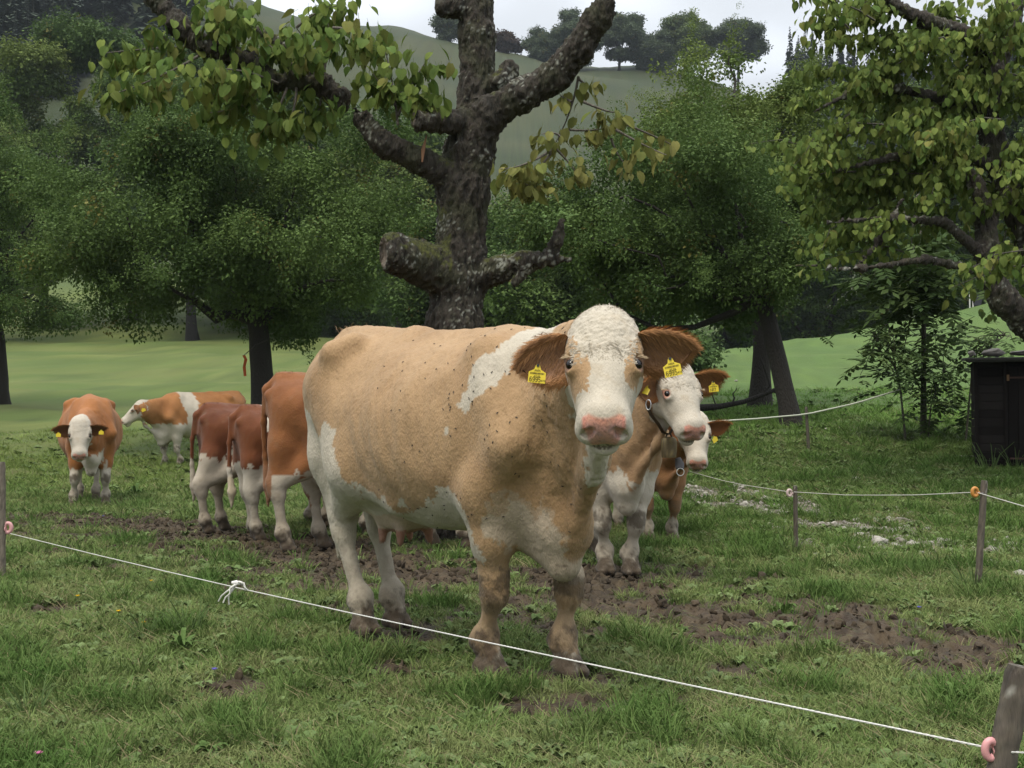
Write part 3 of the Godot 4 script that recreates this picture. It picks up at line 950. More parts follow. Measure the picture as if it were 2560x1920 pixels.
func fur(cfg: Dictionary, body: MB, hair: MB, H: Transform3D) -> void:
	# short hairs lying along the coat, and lashes
	var rng := RandomNumberGenerator.new()
	rng.seed = 41
	var tri := body.i.size() / 3
	var Hi := H.affine_inverse()
	for k in int(cfg.fur):
		var t := (rng.randi() % tri) * 3
		var a := body.i[t]
		var b := body.i[t + 1]
		var c := body.i[t + 2]
		var u := rng.randf()
		var w := rng.randf() * (1.0 - u)
		var p := body.v[a] * (1.0 - u - w) + body.v[b] * u + body.v[c] * w
		var n := body.n[a]
		if p.y < 0.06:
			continue
		var q := Hi * p
		var L := rng.randf_range(0.009, 0.017)
		var flow := Vector3(-0.8, -0.75, 0) + Vector3(rng.randfn(), rng.randfn(), rng.randfn()) * 0.22
		if q.x > -0.02 and absf(q.z) < 0.17 and q.y > -0.2:
			# the face: hair runs from the brow to the muzzle, very short
			if q.x > 0.385:
				continue
			if Vector2(q.x - 0.174, q.y - 0.008).length() < 0.032 and absf(q.z) > 0.09:
				continue
			flow = H.basis * (Vector3(1.0, -0.3, signf(q.z) * 0.3) + Vector3(rng.randfn(), rng.randfn(), rng.randfn()) * 0.25)
			L *= 0.55
		elif p.x > 0.2 and p.y > 0.75:
			flow = Vector3(-0.3, -1.0, 0) + Vector3(rng.randfn(), rng.randfn(), rng.randfn()) * 0.25
		elif p.y < 0.6:
			flow = Vector3(-0.15, -1.0, 0) + Vector3(rng.randfn(), rng.randfn(), rng.randfn()) * 0.3
			L *= 1.25
			if absf(p.y - 0.36) < 0.07 and p.x > -0.5:
				L *= 1.5
		flow = (flow - n * flow.dot(n)).normalized()
		var col := body.c[a] * rng.randf_range(0.97, 1.06)
		strand(hair, p - n * 0.001, flow + n * rng.randf_range(0.05, 0.2), -n * 0.15, n + flow * 0.12, L, 0.0021, col)
	for k in 260:
		var tp := Vector3(-1.36 + rng.randf_range(-0.09, 0.09), 1.51 + cfg.get("rump", 0.0) + rng.randf_range(-0.02, 0.008), rng.randfn() * 0.03)
		strand(hair, tp, Vector3(-0.6 + rng.randfn() * 0.3, 0.7, rng.randfn() * 0.4), Vector3(-0.5, -0.6, 0), Vector3(-0.2, 1, 0), rng.randf_range(0.025, 0.05), 0.0025, cfg.tan * rng.randf_range(0.6, 1.1))
	for e in [-1.0, 1.0]:
		for k in 60:
			var s := rng.randf()
			var p := Vector3(lerpf(0.14, 0.16, s), lerpf(0.006, 0.036, s), lerpf(0.14, 0.118, s) * e)
			strand(hair, H * p, H.basis * (Vector3(0.25, 0.6, 0.75 * e) + Vector3(rng.randfn(), rng.randfn(), rng.randfn()) * 0.15), H.basis * Vector3(0.3, -0.6, 0.2 * e), H.basis * Vector3(0.3, 0.9, 0.2), rng.randf_range(0.018, 0.03), 0.0016, Color(0.42, 0.32, 0.2) * rng.randf_range(0.7, 1.2))
func vmat(rough: float, called := "") -> StandardMaterial3D:
	var m := StandardMaterial3D.new()
	m.vertex_color_use_as_albedo = true
	m.roughness = rough
	m.resource_name = called
	return m

func materials() -> void:
	var h := vmat(0.72, "hide")
	h.metallic_specular = 0.3
	h.rim_enabled = true
	h.rim = 0.25
	h.rim_tint = 0.5
	h.heightmap_enabled = true
	h.heightmap_scale = 0.35
	h.heightmap_texture = ntex(21, 0.05, 512, 4)
	h.uv1_triplanar = true
	h.uv1_scale = Vector3(4.5, 1.8, 4.5)
	mats.hide = h
	var hr := vmat(0.6, "hair")
	hr.metallic_specular = 0.3
	hr.backlight_enabled = true
	hr.backlight = Color(0.35, 0.3, 0.25)
	mats.hair = hr
	mats.plain = vmat(0.85, "plain")
	var em := StandardMaterial3D.new()
	em.albedo_color = Color(0.06, 0.04, 0.03)
	em.roughness = 0.08
	mats.eye = em
	var s := SphereMesh.new()
	s.radius = 0.0198
	s.height = 0.0396
	s.radial_segments = 24
	s.rings = 12
	s.material = em
	eye_mesh = s

func more_materials() -> void:
	var g := vmat(0.8, "grass")
	g.metallic_specular = 0.12
	g.backlight_enabled = true
	g.backlight = Color(0.5, 0.5, 0.5)
	mats.grass = g
	var l := vmat(0.7, "leaf")
	l.metallic_specular = 0.2
	l.backlight_enabled = true
	l.backlight = Color(0.7, 0.7, 0.7)
	mats.leaf = l
	var nd := vmat(0.8, "needle")
	mats.needle = nd
	var b := vmat(0.95, "bark")
	b.heightmap_enabled = true
	b.heightmap_scale = 3.0
	b.heightmap_texture = ntex(41, 0.03, 512, 5)
	b.uv1_triplanar = true
	b.uv1_scale = Vector3(2.2, 0.7, 2.2)
	mats.bark = b
	var s := vmat(0.95, "soil")
	s.heightmap_enabled = true
	s.heightmap_scale = 1.6
	s.heightmap_texture = ntex(42, 0.03, 1024, 5)
	s.uv1_triplanar = true
	s.uv1_scale = Vector3(1.1, 1.1, 1.1)
	mats.soil = s
	var p := vmat(0.45, "plastic")
	mats.plastic = p
	var mt := vmat(0.35, "metal")
	mt.metallic = 0.9
	mats.metal = mt
	var br := vmat(0.5, "brass")
	br.metallic = 0.6
	mats.brass = br
	mats.leather = vmat(0.6, "leather")
	mats.stone = vmat(0.9, "stone")
	var w := vmat(0.9, "wood")
	w.heightmap_enabled = true
	w.heightmap_scale = 0.4
	w.heightmap_texture = ntex(45, 0.04, 256, 4)
	w.uv1_triplanar = true
	w.uv1_scale = Vector3(14, 1.2, 14)
	mats.wood = w
func pv(a: Array) -> PackedVector2Array:
	var r := PackedVector2Array()
	for k in range(0, a.size(), 2):
		r.push_back(Vector2(a[k], a[k + 1]))
	return r

var herd: Array[Dictionary] = []
func herd_configs() -> void:
	var tan1 := Color(0.36, 0.235, 0.125)
	herd.append({"label": "big cream and tan cow with white face standing in front, looking out", "at": Vector3(0.07, 0, -4.75), "turn": -50.0,
		"flap": true, "head": Vector3(0.652, 1.403, 0.195), "yaw": 45.0, "pitch": 46.0, "roll": 0.0, "cell": 0.011, "hcell": 0.0045,
		"feet": [Vector2(-0.11, 0.125), Vector2(0.11, -0.12), Vector2(-1.08, 0.12), Vector2(-1.13, -0.1)], "hock": 0.2, "rump": 0.03, "hindup": 0.03, "belly": 0.02, "udder": 1.0, "tail": true, "leg": 0.95,
		"tan": tan1, "dark": Color(0.26, 0.155, 0.073), "white": Color(0.47, 0.42, 0.335), "eyespot": 1.0,
		"earcol": Color(0.39, 0.2, 0.085), "earin": Color(0.3, 0.17, 0.105), "ears": [[-26.0, 8.0, 15.0], [-8.0, 10.0, -10.0]], "strands": 2600, "curls": 6500, "fur": 90000,
		"legline": 0.1, "hindline": 0.72,
		"patches": [[1.0, pv([0.16, 1.6, 0.36, 1.6, 0.36, 1.41, 0.21, 1.36, 0.13, 1.25, 0.04, 1.18, -0.04, 1.11, -0.1, 1.12, -0.05, 1.26, 0.02, 1.36])],
			[1.0, pv([-0.15, 1.05, -0.12, 1.06, -0.12, 1.01, -0.14, 1.01])],
			[0.0, pv([-0.85, 0.8, -0.67, 0.71, -0.5, 0.66, -0.27, 0.74, -0.2, 0.81, -0.15, 0.78, -0.07, 0.76, -0.02, 0.5, -0.8, 0.5])],
			[0.0, pv([0.02, 0.66, 0.12, 0.75, 0.2, 0.68, 0.23, 0.73, 0.29, 0.6, 0.3, 0.4, 0.06, 0.4]), 0.6],
			[0.0, pv([-1.6, 1.13, -1.31, 1.13, -1.13, 0.97, -1.04, 1.09, -0.96, 1.02, -0.91, 0.88, -0.86, 0.78, -0.8, 0.6, -1.6, 0.6])]]})
	var g1 := "cows standing in the mud behind the tree side of the fence"
	herd.append({"label": "tan cow with white face and a big bell on its collar", "at": Vector3(0.75, 0.0, -7.9), "turn": -80.0,
		"head": Vector3(0.698, 1.389, -0.184), "yaw": -9.0, "pitch": 52.0, "roll": 0.0, "cell": 0.017, "hcell": 0.007,
		"feet": [Vector2(-0.02, 0.09), Vector2(0.06, -0.07), Vector2(-1.1, 0.13), Vector2(-1.15, -0.12)], "belly": 0.01, "udder": 0.9,
		"tan": Color(0.34, 0.215, 0.115), "dark": Color(0.25, 0.15, 0.08), "white": Color(0.48, 0.43, 0.35), "eyespot": 0.0, "lid": Color(0.42, 0.22, 0.16),
		"earcol": Color(0.31, 0.14, 0.05), "earin": Color(0.2, 0.1, 0.05), "ears": [[-15.0, 25.0, 10.0], [5.0, 10.0, -5.0]], "strands": 1500, "curls": 2200, "fur": 22000,
		"legline": 0.72, "hindline": 0.75, "brisket": 0.02, "dirty": 1.0,
		"patches": [[0.0, pv([-0.1, 0.74, 0.1, 0.7, 0.2, 0.8, 0.26, 0.72, 0.3, 0.8, 0.36, 0.66, 0.4, 0.3, -0.1, 0.3])]]})
	herd.append({"label": "smaller light brown cow peering from behind the bell cow, head low", "at": Vector3(1.32, 0.0, -10.0), "turn": -80.0, "scale": 0.88,
		"head": Vector3(0.84, 1.225, -0.08), "yaw": 14.0, "pitch": 56.0, "cell": 0.024, "hcell": 0.009,
		"feet": [Vector2(0.05, 0.14), Vector2(-0.03, -0.14), Vector2(-1.1, 0.13), Vector2(-1.15, -0.12)], "w": 0.95,
		"tan": Color(0.29, 0.15, 0.065), "dark": Color(0.2, 0.1, 0.045), "white": Color(0.48, 0.43, 0.35), "eyespot": 0.0, "throat": true,
		"earcol": Color(0.31, 0.13, 0.045), "earin": Color(0.24, 0.1, 0.045), "ears": [[-10.0, 10.0, 10.0], [6.0, 8.0, -10.0]], "strands": 500,
		"legline": 0.24, "hindline": 0.5, "kneemud": 0.3, "patches": []})
	herd.append({"label": "orange brown cow with white face, head on, farthest left in the pasture", "at": Vector3(-5.63, -0.06, -15.0), "turn": -68.0,
		"head": Vector3(0.6, 1.11, 0.15), "yaw": 2.0, "pitch": 62.0, "cell": 0.026, "hcell": 0.011,
		"feet": [Vector2(0.0, 0.21), Vector2(0.03, -0.19), Vector2(-1.15, 0.12), Vector2(-1.1, -0.1)], "w": 1.08, "belly": 0.05,
		"tan": Color(0.31, 0.125, 0.04), "dark": Color(0.22, 0.082, 0.028), "white": Color(0.48, 0.43, 0.35), "eyespot": 0.0,
		"earcol": Color(0.2, 0.085, 0.03), "earin": Color(0.13, 0.06, 0.03), "ears": [[-14.0, 5.0, 5.0], [-6.0, 5.0, -5.0]], "strands": 500,
		"legline": 0.5, "hindline": 0.6, "patches": [[0.0, pv([0.1, 0.62, 0.2, 0.76, 0.3, 0.72, 0.5, 0.6, 0.4, 0.4, 0.1, 0.4])]]})
	herd.append({"label": "orange and white cow in profile in the far meadow, facing left", "at": Vector3(-6.68, 0.17, -22.0), "turn": -138.7,
		"head": Vector3(0.69, 1.226, -0.14), "yaw": 25.0, "pitch": 42.0, "cell": 0.03, "hcell": 0.013,
		"feet": [Vector2(0.1, 0.13), Vector2(-0.1, -0.13), Vector2(-1.15, 0.12), Vector2(-1.1, -0.1)], "belly": 0.04,
		"tan": Color(0.33, 0.15, 0.055), "dark": Color(0.25, 0.1, 0.035), "white": Color(0.48, 0.43, 0.35), "eyespot": 0.0,
		"earcol": Color(0.25, 0.1, 0.03), "earin": Color(0.13, 0.06, 0.03), "ears": [[-10.0, 5.0, 5.0], [-14.0, 15.0, -5.0]], "strands": 300,
		"legline": 0.85, "hindline": 0.7, "brisket": 0.5, "patches": [[0.0, pv([-0.1, 1.6, -0.36, 1.6, -0.42, 1.3, -0.38, 1.0, -0.42, 0.8, -0.2, 0.8, -0.16, 1.1, -0.05, 1.3])]]})
	herd.append({"label": "dark red brown heifer seen from behind, left of the three turned away", "at": Vector3(-1.96, 0.0, -11.43), "turn": 31.5, "scale": 0.82, "called": "heifer",
		"head": Vector3(0.75, 1.2, 0.0), "yaw": 10.0, "pitch": 45.0, "cell": 0.022, "hcell": 0.02,
		"feet": [Vector2(0.05, 0.13), Vector2(-0.05, -0.13), Vector2(-1.42, 0.13), Vector2(-1.15, -0.13)], "fur": 7000, "w": 0.82, "belly": -0.05, "tail": true, "tailside": -0.14, "leg": 1.15,
		"tan": Color(0.15, 0.05, 0.02), "dark": Color(0.09, 0.03, 0.013), "white": Color(0.44, 0.38, 0.3), "eyespot": 0.0,
		"earcol": Color(0.16, 0.06, 0.03), "earin": Color(0.1, 0.05, 0.03), "ears": [[-10.0, 5.0, 5.0], [-10.0, 5.0, -5.0]], "strands": 100,
		"legline": 0.6, "hindline": 0.9, "kneemud": 0.3, "dirty": 0.6, "patches": [[0.0, pv([-1.3, 0.85, -1.2, 1.02, -1.05, 0.98, -0.95, 1.05, -0.85, 0.95, -0.75, 0.8, -0.4, 0.7, -0.4, 0.5, -1.3, 0.5])], [0.0, pv([-0.8, 1.6, -0.7, 1.6, -0.5, 1.4, -0.6, 1.38])], [1.0, pv([-1.12, 1.06, -1.02, 1.16, -0.92, 1.1, -0.95, 1.0, -1.06, 0.98])]],
		"spots": [[Vector3(-1.22, 0.88, 0.25), 0.05], [Vector3(-0.98, 0.93, 0.28), 0.06], [Vector3(-1.08, 0.7, 0.25), 0.07]]})
	herd.append({"label": "red brown heifer with jagged white patch and hanging tail, middle of the three", "at": Vector3(-1.46, 0.0, -10.68), "turn": 31.5, "scale": 0.8, "called": "heifer",
		"head": Vector3(0.75, 1.2, 0.0), "yaw": -5.0, "pitch": 45.0, "cell": 0.022, "hcell": 0.02,
		"feet": [Vector2(0.05, 0.13), Vector2(-0.05, -0.13), Vector2(-1.25, 0.13), Vector2(-1.2, -0.13)], "fur": 7000, "w": 0.85, "belly": -0.03, "tail": true, "leg": 1.15, "tailside": -0.04,
		"tan": Color(0.165, 0.056, 0.022), "dark": Color(0.105, 0.036, 0.015), "white": Color(0.48, 0.43, 0.35), "eyespot": 0.0, "switch": Color(0.5, 0.42, 0.3),
		"earcol": Color(0.16, 0.06, 0.03), "earin": Color(0.1, 0.05, 0.03), "ears": [[-10.0, 5.0, 5.0], [-10.0, 5.0, -5.0]], "strands": 100,
		"legline": 0.6, "hindline": 0.85, "kneemud": 0.3, "patches": [[0.0, pv([-1.2, 0.8, -1.05, 1.0, -0.9, 0.98, -0.8, 1.05, -0.6, 0.9, -0.4, 0.7, -0.4, 0.5, -1.2, 0.5])], [1.0, pv([-1.18, 1.6, -0.85, 1.6, -0.95, 1.42, -1.14, 1.36, -1.0, 1.22, -1.03, 1.06, -1.2, 1.08, -1.17, 1.2, -1.3, 1.26, -1.22, 1.42])]]})
	herd.append({"label": "full grown rust brown cow with udder, turned away behind the big cream cow", "at": Vector3(-0.58, 0.0, -9.55), "turn": 8.0, "scale": 0.97,
		"head": Vector3(0.75, 1.25, 0.1), "yaw": 20.0, "pitch": 50.0, "cell": 0.018, "hcell": 0.02,
		"feet": [Vector2(0.19, 0.13), Vector2(-0.1, -0.13), Vector2(-1.33, 0.15), Vector2(-1.04, -0.13)], "fur": 12000, "w": 1.02, "belly": 0.06, "udder": 1.1, "tail": true, "tailside": -0.17, "leg": 1.05,
		"tan": Color(0.24, 0.095, 0.034), "dark": Color(0.155, 0.055, 0.02), "white": Color(0.44, 0.38, 0.3), "eyespot": 0.0,
		"earcol": Color(0.2, 0.085, 0.03), "earin": Color(0.13, 0.06, 0.03), "ears": [[-10.0, 5.0, 5.0], [-10.0, 5.0, -5.0]], "strands": 100,
		"legline": 0.6, "hindline": 0.68, "kneemud": 0.3, "dirty": 0.5, "patches": [], "switch": Color(0.25, 0.12, 0.06),
		"spots": [[Vector3(-1.3, 0.68, 0.2), 0.07], [Vector3(-1.12, 0.74, 0.25), 0.06], [Vector3(-1.2, 0.42, -0.2), 0.12]]})

func build_all() -> void:
	herd_configs()
	more_materials()
	var ids := []
	ids.append(WorkerThreadPool.add_task(build_ground))
	ids.append(WorkerThreadPool.add_task(build_pruned))
	ids.append(WorkerThreadPool.add_task(build_right))
	for k in herd.size():
		ids.append(WorkerThreadPool.add_task(build_cow.bind(herd[k])))
	for id in ids:
		WorkerThreadPool.wait_for_task_completion(id)
	struct("ground", ground_mb.mesh(mats.soil))
	forest()
	near_trees()
	hut()
	var cows := []
	for c in herd:
		cows.append(place_cow(c))
	fence()
	tags(cows)
	bells(herd[1], cows[1])
	grass()
	little_things(cows)
# ---------------------------------------------------------------- ground
var gn_a := noise(31, 0.35, 3)
var gn_b := noise(32, 1.6, 3)
var gn_c := noise(33, 7.0, 3)
var gn_d := noise(34, 24.0, 2)

func table(t: Array, x: float) -> float:
	for k in range(t.size() - 1):
		if x <= t[k + 1][0]:
			var a: Array = t[maxi(k - 1, 0)]
			var b: Array = t[k]
			var c: Array = t[k + 1]
			var e: Array = t[mini(k + 2, t.size() - 1)]
			if x <= b[0]:
				return b[1]
			var w: float = (x - b[0]) / (c[0] - b[0])
			return cubic_interpolate_in_time(b[1], c[1], a[1], e[1], w, c[0] - b[0], minf(a[0] - b[0], -0.001), maxf(e[0] - b[0], c[0] - b[0] + 0.001))
	return t[-1][1]

const LEFT := [[0, 0], [8, 0.0], [12, -0.02], [15, -0.06], [18, -0.02], [22, 0.17], [30, 0.85], [40, 1.8], [60, 4.2], [100, 10.1], [130, 19.0], [200, 52.0], [300, 100.0], [420, 116.0], [650, 90.0]]
const RIGHT := [[0, 0], [8, 0.0], [10, 0.01], [12.5, 0.18], [15, 0.46], [17.5, 0.82], [20, 1.05], [25, 1.5], [40, 3.0], [60, 5.2], [80, 6.5], [95, 6.3], [112, 6.5], [140, 16.0], [200, 46.0], [300, 92.0], [420, 108.0], [650, 90.0]]
const RIDGE := [[-0.6, 165.0], [-0.4571, 141.0], [-0.3, 126.0], [-0.225, 113.5], [-0.0975, 107.0], [-0.044, 102.5], [0.01, 101.0], [0.08, 98.0], [0.12, 97.0], [0.18, 92.0], [0.26, 83.0], [0.4571, 86.0], [0.6, 90.0]]

func gh(x: float, z: float) -> float:
	# height of the ground
	var d := maxf(-z, 0.0)
	var u := x / maxf(d, 6.0)
	var t := sstep(-0.06, 0.2, u)
	var h := lerpf(table(LEFT, d), table(RIGHT, d), t)
	if d > 45.0 and d < 130.0:
		h += t * (clampf(u, 0.0, 0.7) - 0.245) * 15.0 * sstep(45.0, 80.0, d) * (1.0 - sstep(90.0, 130.0, d))
	if d > 130.0:
		var w := sstep(130.0, 300.0, d)
		var rd := table(RIDGE, clampf(u, -0.6, 0.6))
		h += (rd - lerpf(100.0, 92.0, t)) * w * (1.0 if d < 300.0 else 1.0 - 0.4 * sstep(300.0, 600.0, d))
		h += gn_a.get_noise_2d(x * 0.05, z * 0.05) * 3.0 * w
	if d > 14.0:
		h += gn_a.get_noise_2d(x * 0.4, z * 0.4) * minf((d - 14.0) * 0.012, 0.35)
	return h

const MUD := [[-5.4, 12.9, 1.25], [-4.2, 11.9, 1.62], [-3.2, 10.8, 1.88], [-2.1, 10.0, 2.00], [-1.3, 8.9, 2.00], [-0.7, 7.7, 1.88], [0.2, 7.6, 1.62], [0.8, 7.8, 1.25], [0.5, 6.6, 1.12], [1.15, 6.2, 1.12], [1.55, 5.85, 1.00], [2.1, 5.2, 0.75]]
const HOLES := [[0.26, 4.22, 0.2], [0.05, 4.2, 0.14], [0.62, 4.3, 0.1], [-1.12, 4.5, 0.17], [-0.5, 4.85, 0.16], [1.95, 4.95, 0.15], [0.95, 4.85, 0.17], [2.45, 4.6, 0.16], [1.7, 5.35, 0.2], [-2.6, 6.4, 0.2], [-1.9, 5.9, 0.16], [1.45, 7.3, 0.14], [1.05, 8.3, 0.2], [-4.0, 14.5, 0.25], [-0.55, 5.6, 0.3], [0.1, 4.72, 0.16], [0.33, 4.68, 0.16]]
func mud(x: float, z: float) -> float:
	var d := -z
	if d > 17.0 or absf(x) > 8.0:
		return 0.0
	var m := 0.0
	for k in MUD.size() - 1:
		var a := Vector2(MUD[k][0], MUD[k][1])
		var b := Vector2(MUD[k + 1][0], MUD[k + 1][1])
		var ab := b - a
		var h := clampf((Vector2(x, d) - a).dot(ab) / ab.length_squared(), 0, 1)
		var w: float = lerpf(MUD[k][2], MUD[k + 1][2], h)
		m = maxf(m, 1.0 - (Vector2(x, d) - a - ab * h).length() / w)
	var r := m * 1.5 + gn_b.get_noise_2d(x, z) * 1.6 + gn_c.get_noise_2d(x, z) * 0.7 - 0.33
	if m <= 0.0:
		r = -0.4
	for k in HOLES:
		var e: float = Vector2(x - k[0], (d - k[1]) * 0.8).length() / k[2]
		if e < 1.4:
			r = maxf(r, (1.0 - e) * 1.4 + gn_c.get_noise_2d(x, z) * 0.5)
	return clampf(r, 0.0, 1.0)

const PATH := [[1.5, 14.5, 0.7], [2.5, 12.6, 1.1], [2.9, 11.6, 1.3], [3.3, 10.6, 1.5], [3.6, 9.6, 1.5], [4.6, 8.9, 1.4], [6.0, 8.0, 1.2]]
func gravel(x: float, z: float) -> float:
	var d := -z
	if x < 0.5 or d > 17.0:
		return 0.0
	var m := 0.0
	for k in PATH.size() - 1:
		var a := Vector2(PATH[k][0], PATH[k][1])
		var b := Vector2(PATH[k + 1][0], PATH[k + 1][1])
		var ab := b - a
		var h := clampf((Vector2(x, d) - a).dot(ab) / ab.length_squared(), 0, 1)
		m = maxf(m, 1.0 - (Vector2(x, d) - a - ab * h).length() / lerpf(PATH[k][2], PATH[k + 1][2], h))
	if m <= 0.0:
		return 0.0
	return clampf(m * 1.2 + gn_b.get_noise_2d(x + 30.0, z) * 1.4 + gn_c.get_noise_2d(x, z) * 0.5 - 0.48, 0.0, 1.0)

func surf(x: float, z: float) -> float:
	# height with the trodden relief
	var h := gh(x, z)
	var d := -z
	if d < 18.0:
		var m := mud(x, z)
		h += gn_b.get_noise_2d(x * 0.7, z * 0.7) * 0.02
		h += m * (gn_c.get_noise_2d(x * 0.8, z * 0.8) * 0.07 + gn_d.get_noise_2d(x * 0.6, z * 0.6) * 0.035 - 0.02)
	return h

func lines(fine0: float, fine1: float, step: float, grow: float, lo: float, hi: float) -> PackedFloat32Array:
	var r := PackedFloat32Array()
	var x := fine0
	var s := step
	var back := PackedFloat32Array()
	while x > lo:
		s *= grow
		x -= s
		back.push_back(x)
	back.reverse()
	r.append_array(back)
	x = fine0
	while x < fine1:
		r.push_back(x)
		x += step
	s = step
	while x < hi:
		r.push_back(x)
		s *= grow
		x += s
	r.push_back(x)
	return r

func build_ground() -> void:
	var xs := lines(-4.6, 4.6, 0.04, 1.07, -420.0, 420.0)
	var ds := lines(2.2, 12.5, 0.04, 1.045, -12.0, 640.0)
	var m := MB.new()
	var nxx := xs.size()
	for d in ds:
		for x in xs:
			var z := -d
			m.vert(Vector3(x, surf(x, z), z), Vector3.UP, ground_color(x, z))
	for a in ds.size() - 1:
		for b in nxx - 1:
			var q := a * nxx + b
			m.quad(q, q + nxx, q + nxx + 1, q + 1)
	Field.smooth_normals(m)
	ground_mb = m

var ground_mb: MB

func ground_color(x: float, z: float) -> Color:
	var d := -z
	var a := gn_b.get_noise_2d(x * 0.6, z * 0.6)
	var c := Color(0.062, 0.075, 0.03).lerp(Color(0.085, 0.08, 0.038), sstep(-0.3, 0.4, a))
	# beyond the near grass the sheet itself is the sward
	var far := Color(0.078, 0.116, 0.022).lerp(Color(0.115, 0.142, 0.032), sstep(-0.4, 0.4, gn_a.get_noise_2d(x * 0.25, z * 0.5) + 0.6 * gn_a.get_noise_2d(x * 1.3, z * 1.3)))
	if x / maxf(d, 1.0) > 0.1:
		far = far.lerp(Color(0.068, 0.13, 0.022), 0.75)
	c = c.lerp(far, sstep(14.0, 24.0, d))
	c = c.lerp(Color(0.024, 0.037, 0.01).lerp(Color(0.04, 0.048, 0.015), sstep(-0.4, 0.4, gn_a.get_noise_2d(x * 0.12, z * 0.3 + gn_a.get_noise_2d(x * 0.02, 0.0) * 6.0))), sstep(112.0, 140.0, d))
	var m := mud(x, z)
	if m > 0.0:
		var soil := Color(0.064, 0.045, 0.025).lerp(Color(0.034, 0.024, 0.014), sstep(-0.3, 0.4, gn_c.get_noise_2d(x * 0.7, z * 0.7)))
		soil = soil.lerp(Color(0.085, 0.063, 0.038), sstep(0.1, 0.5, gn_d.get_noise_2d(x * 0.5, z * 0.5)))
		c = c.lerp(soil, sstep(0.05, 0.3, m))
	var g := gravel(x, z)
	if g > 0.0:
		var st := Color(0.20, 0.18, 0.14).lerp(Color(0.12, 0.095, 0.065), sstep(-0.2, 0.3, gn_d.get_noise_2d(x, z)))
		c = c.lerp(st, sstep(0.05, 0.4, g))
	if d > 14.5 and d < 19.0 and x > 6.0 and x < 8.2:
		c = c.lerp(Color(0.07, 0.055, 0.04), sstep(0.0, 0.4, gn_b.get_noise_2d(x, z) + 0.7 - absf(x - 7.0) - absf(d - 16.0) * 0.6))
	return c * (1.0 + 0.2 * gn_c.get_noise_2d(x, z) + (0.22 * gn_b.get_noise_2d(x * 0.9, z * 0.5) if d > 20.0 else 0.0))

# blades: short tufts, tall tufts, broad-leaved weeds
func tuft(seed_: int, blades: int, hmin: float, hmax: float, spread: float, width: float, lean: float) -> ArrayMesh:
	var rng := RandomNumberGenerator.new()
	rng.seed = seed_
	var m := MB.new()
	for k in blades:
		var a := rng.randf() * TAU
		var r := spread * sqrt(rng.randf())
		var p := Vector3(cos(a) * r, -0.01, sin(a) * r)
		var b := a + rng.randf_range(-1.0, 1.0)
		var out := Vector3(cos(b), 0, sin(b))
		var h := rng.randf_range(hmin, hmax)
		var ln := lean * rng.randf_range(0.4, 1.3)
		var t := rng.randf() * TAU
		var side := Vector3(cos(t), 0, sin(t)) * width * rng.randf_range(0.7, 1.2) * 0.5
		var p1 := p + Vector3.UP * h * 0.45 + out * h * ln * 0.3
		var p2 := p + Vector3.UP * h * 0.8 + out * h * ln * 0.85
		var p3 := p + Vector3.UP * h * (1.0 - 0.35 * ln) + out * h * ln * 1.5
		var v := rng.randf_range(0.7, 1.3)
		var col := Color(v, v, v)
		if rng.randf() < 0.14:
			col = Color(v * 1.9, v * 1.5, v * 1.6)
		for seg in [[p, p1, 1.0, 0.95], [p1, p2, 0.95, 0.6]]:
			var sa: Vector3 = side * seg[2]
			var sb: Vector3 = side * seg[3]
			m.flat_quad(seg[0] - sa, seg[1] - sb, seg[1] + sb, seg[0] + sa, col)
		m.flat_tri(p2 - side * 0.6, p3, p2 + side * 0.6, col)
	# face normals turned partly up, as in a sward seen from above
	return m.mesh(mats.grass)

func weed(seed_: int, leaves: int, L: float, W: float, rise: float) -> ArrayMesh:
	var rng := RandomNumberGenerator.new()
	rng.seed = seed_
	var m := MB.new()
	for k in leaves:
		var a := TAU * k / leaves + rng.randf_range(-0.4, 0.4)
		var out := Vector3(cos(a), 0, sin(a))
		var side := Vector3(-sin(a), 0, cos(a))
		var l := L * rng.randf_range(0.6, 1.1)
		var up := rise * rng.randf_range(0.5, 1.3)
		var col := Color.WHITE * rng.randf_range(0.8, 1.2)
		var prev := PackedVector3Array()
		for s in 5:
			var t := s / 4.0
			var w := W * (0.25 + 1.1 * sin(PI * minf(0.15 + t * 0.85, 1.0))) * 0.5
			if s == 4:
				w = 0.002
			var c := out * l * t + Vector3.UP * (up * l * sin(t * 2.3))
			var row := PackedVector3Array([c - side * w + Vector3.UP * w * 0.35, c, c + side * w + Vector3.UP * w * 0.35])
			if s > 0:
				m.flat_quad(prev[0], row[0], row[1], prev[1], col)
				m.flat_quad(prev[1], row[1], row[2], prev[2], col)
			prev = row
	return m.mesh(mats.grass)

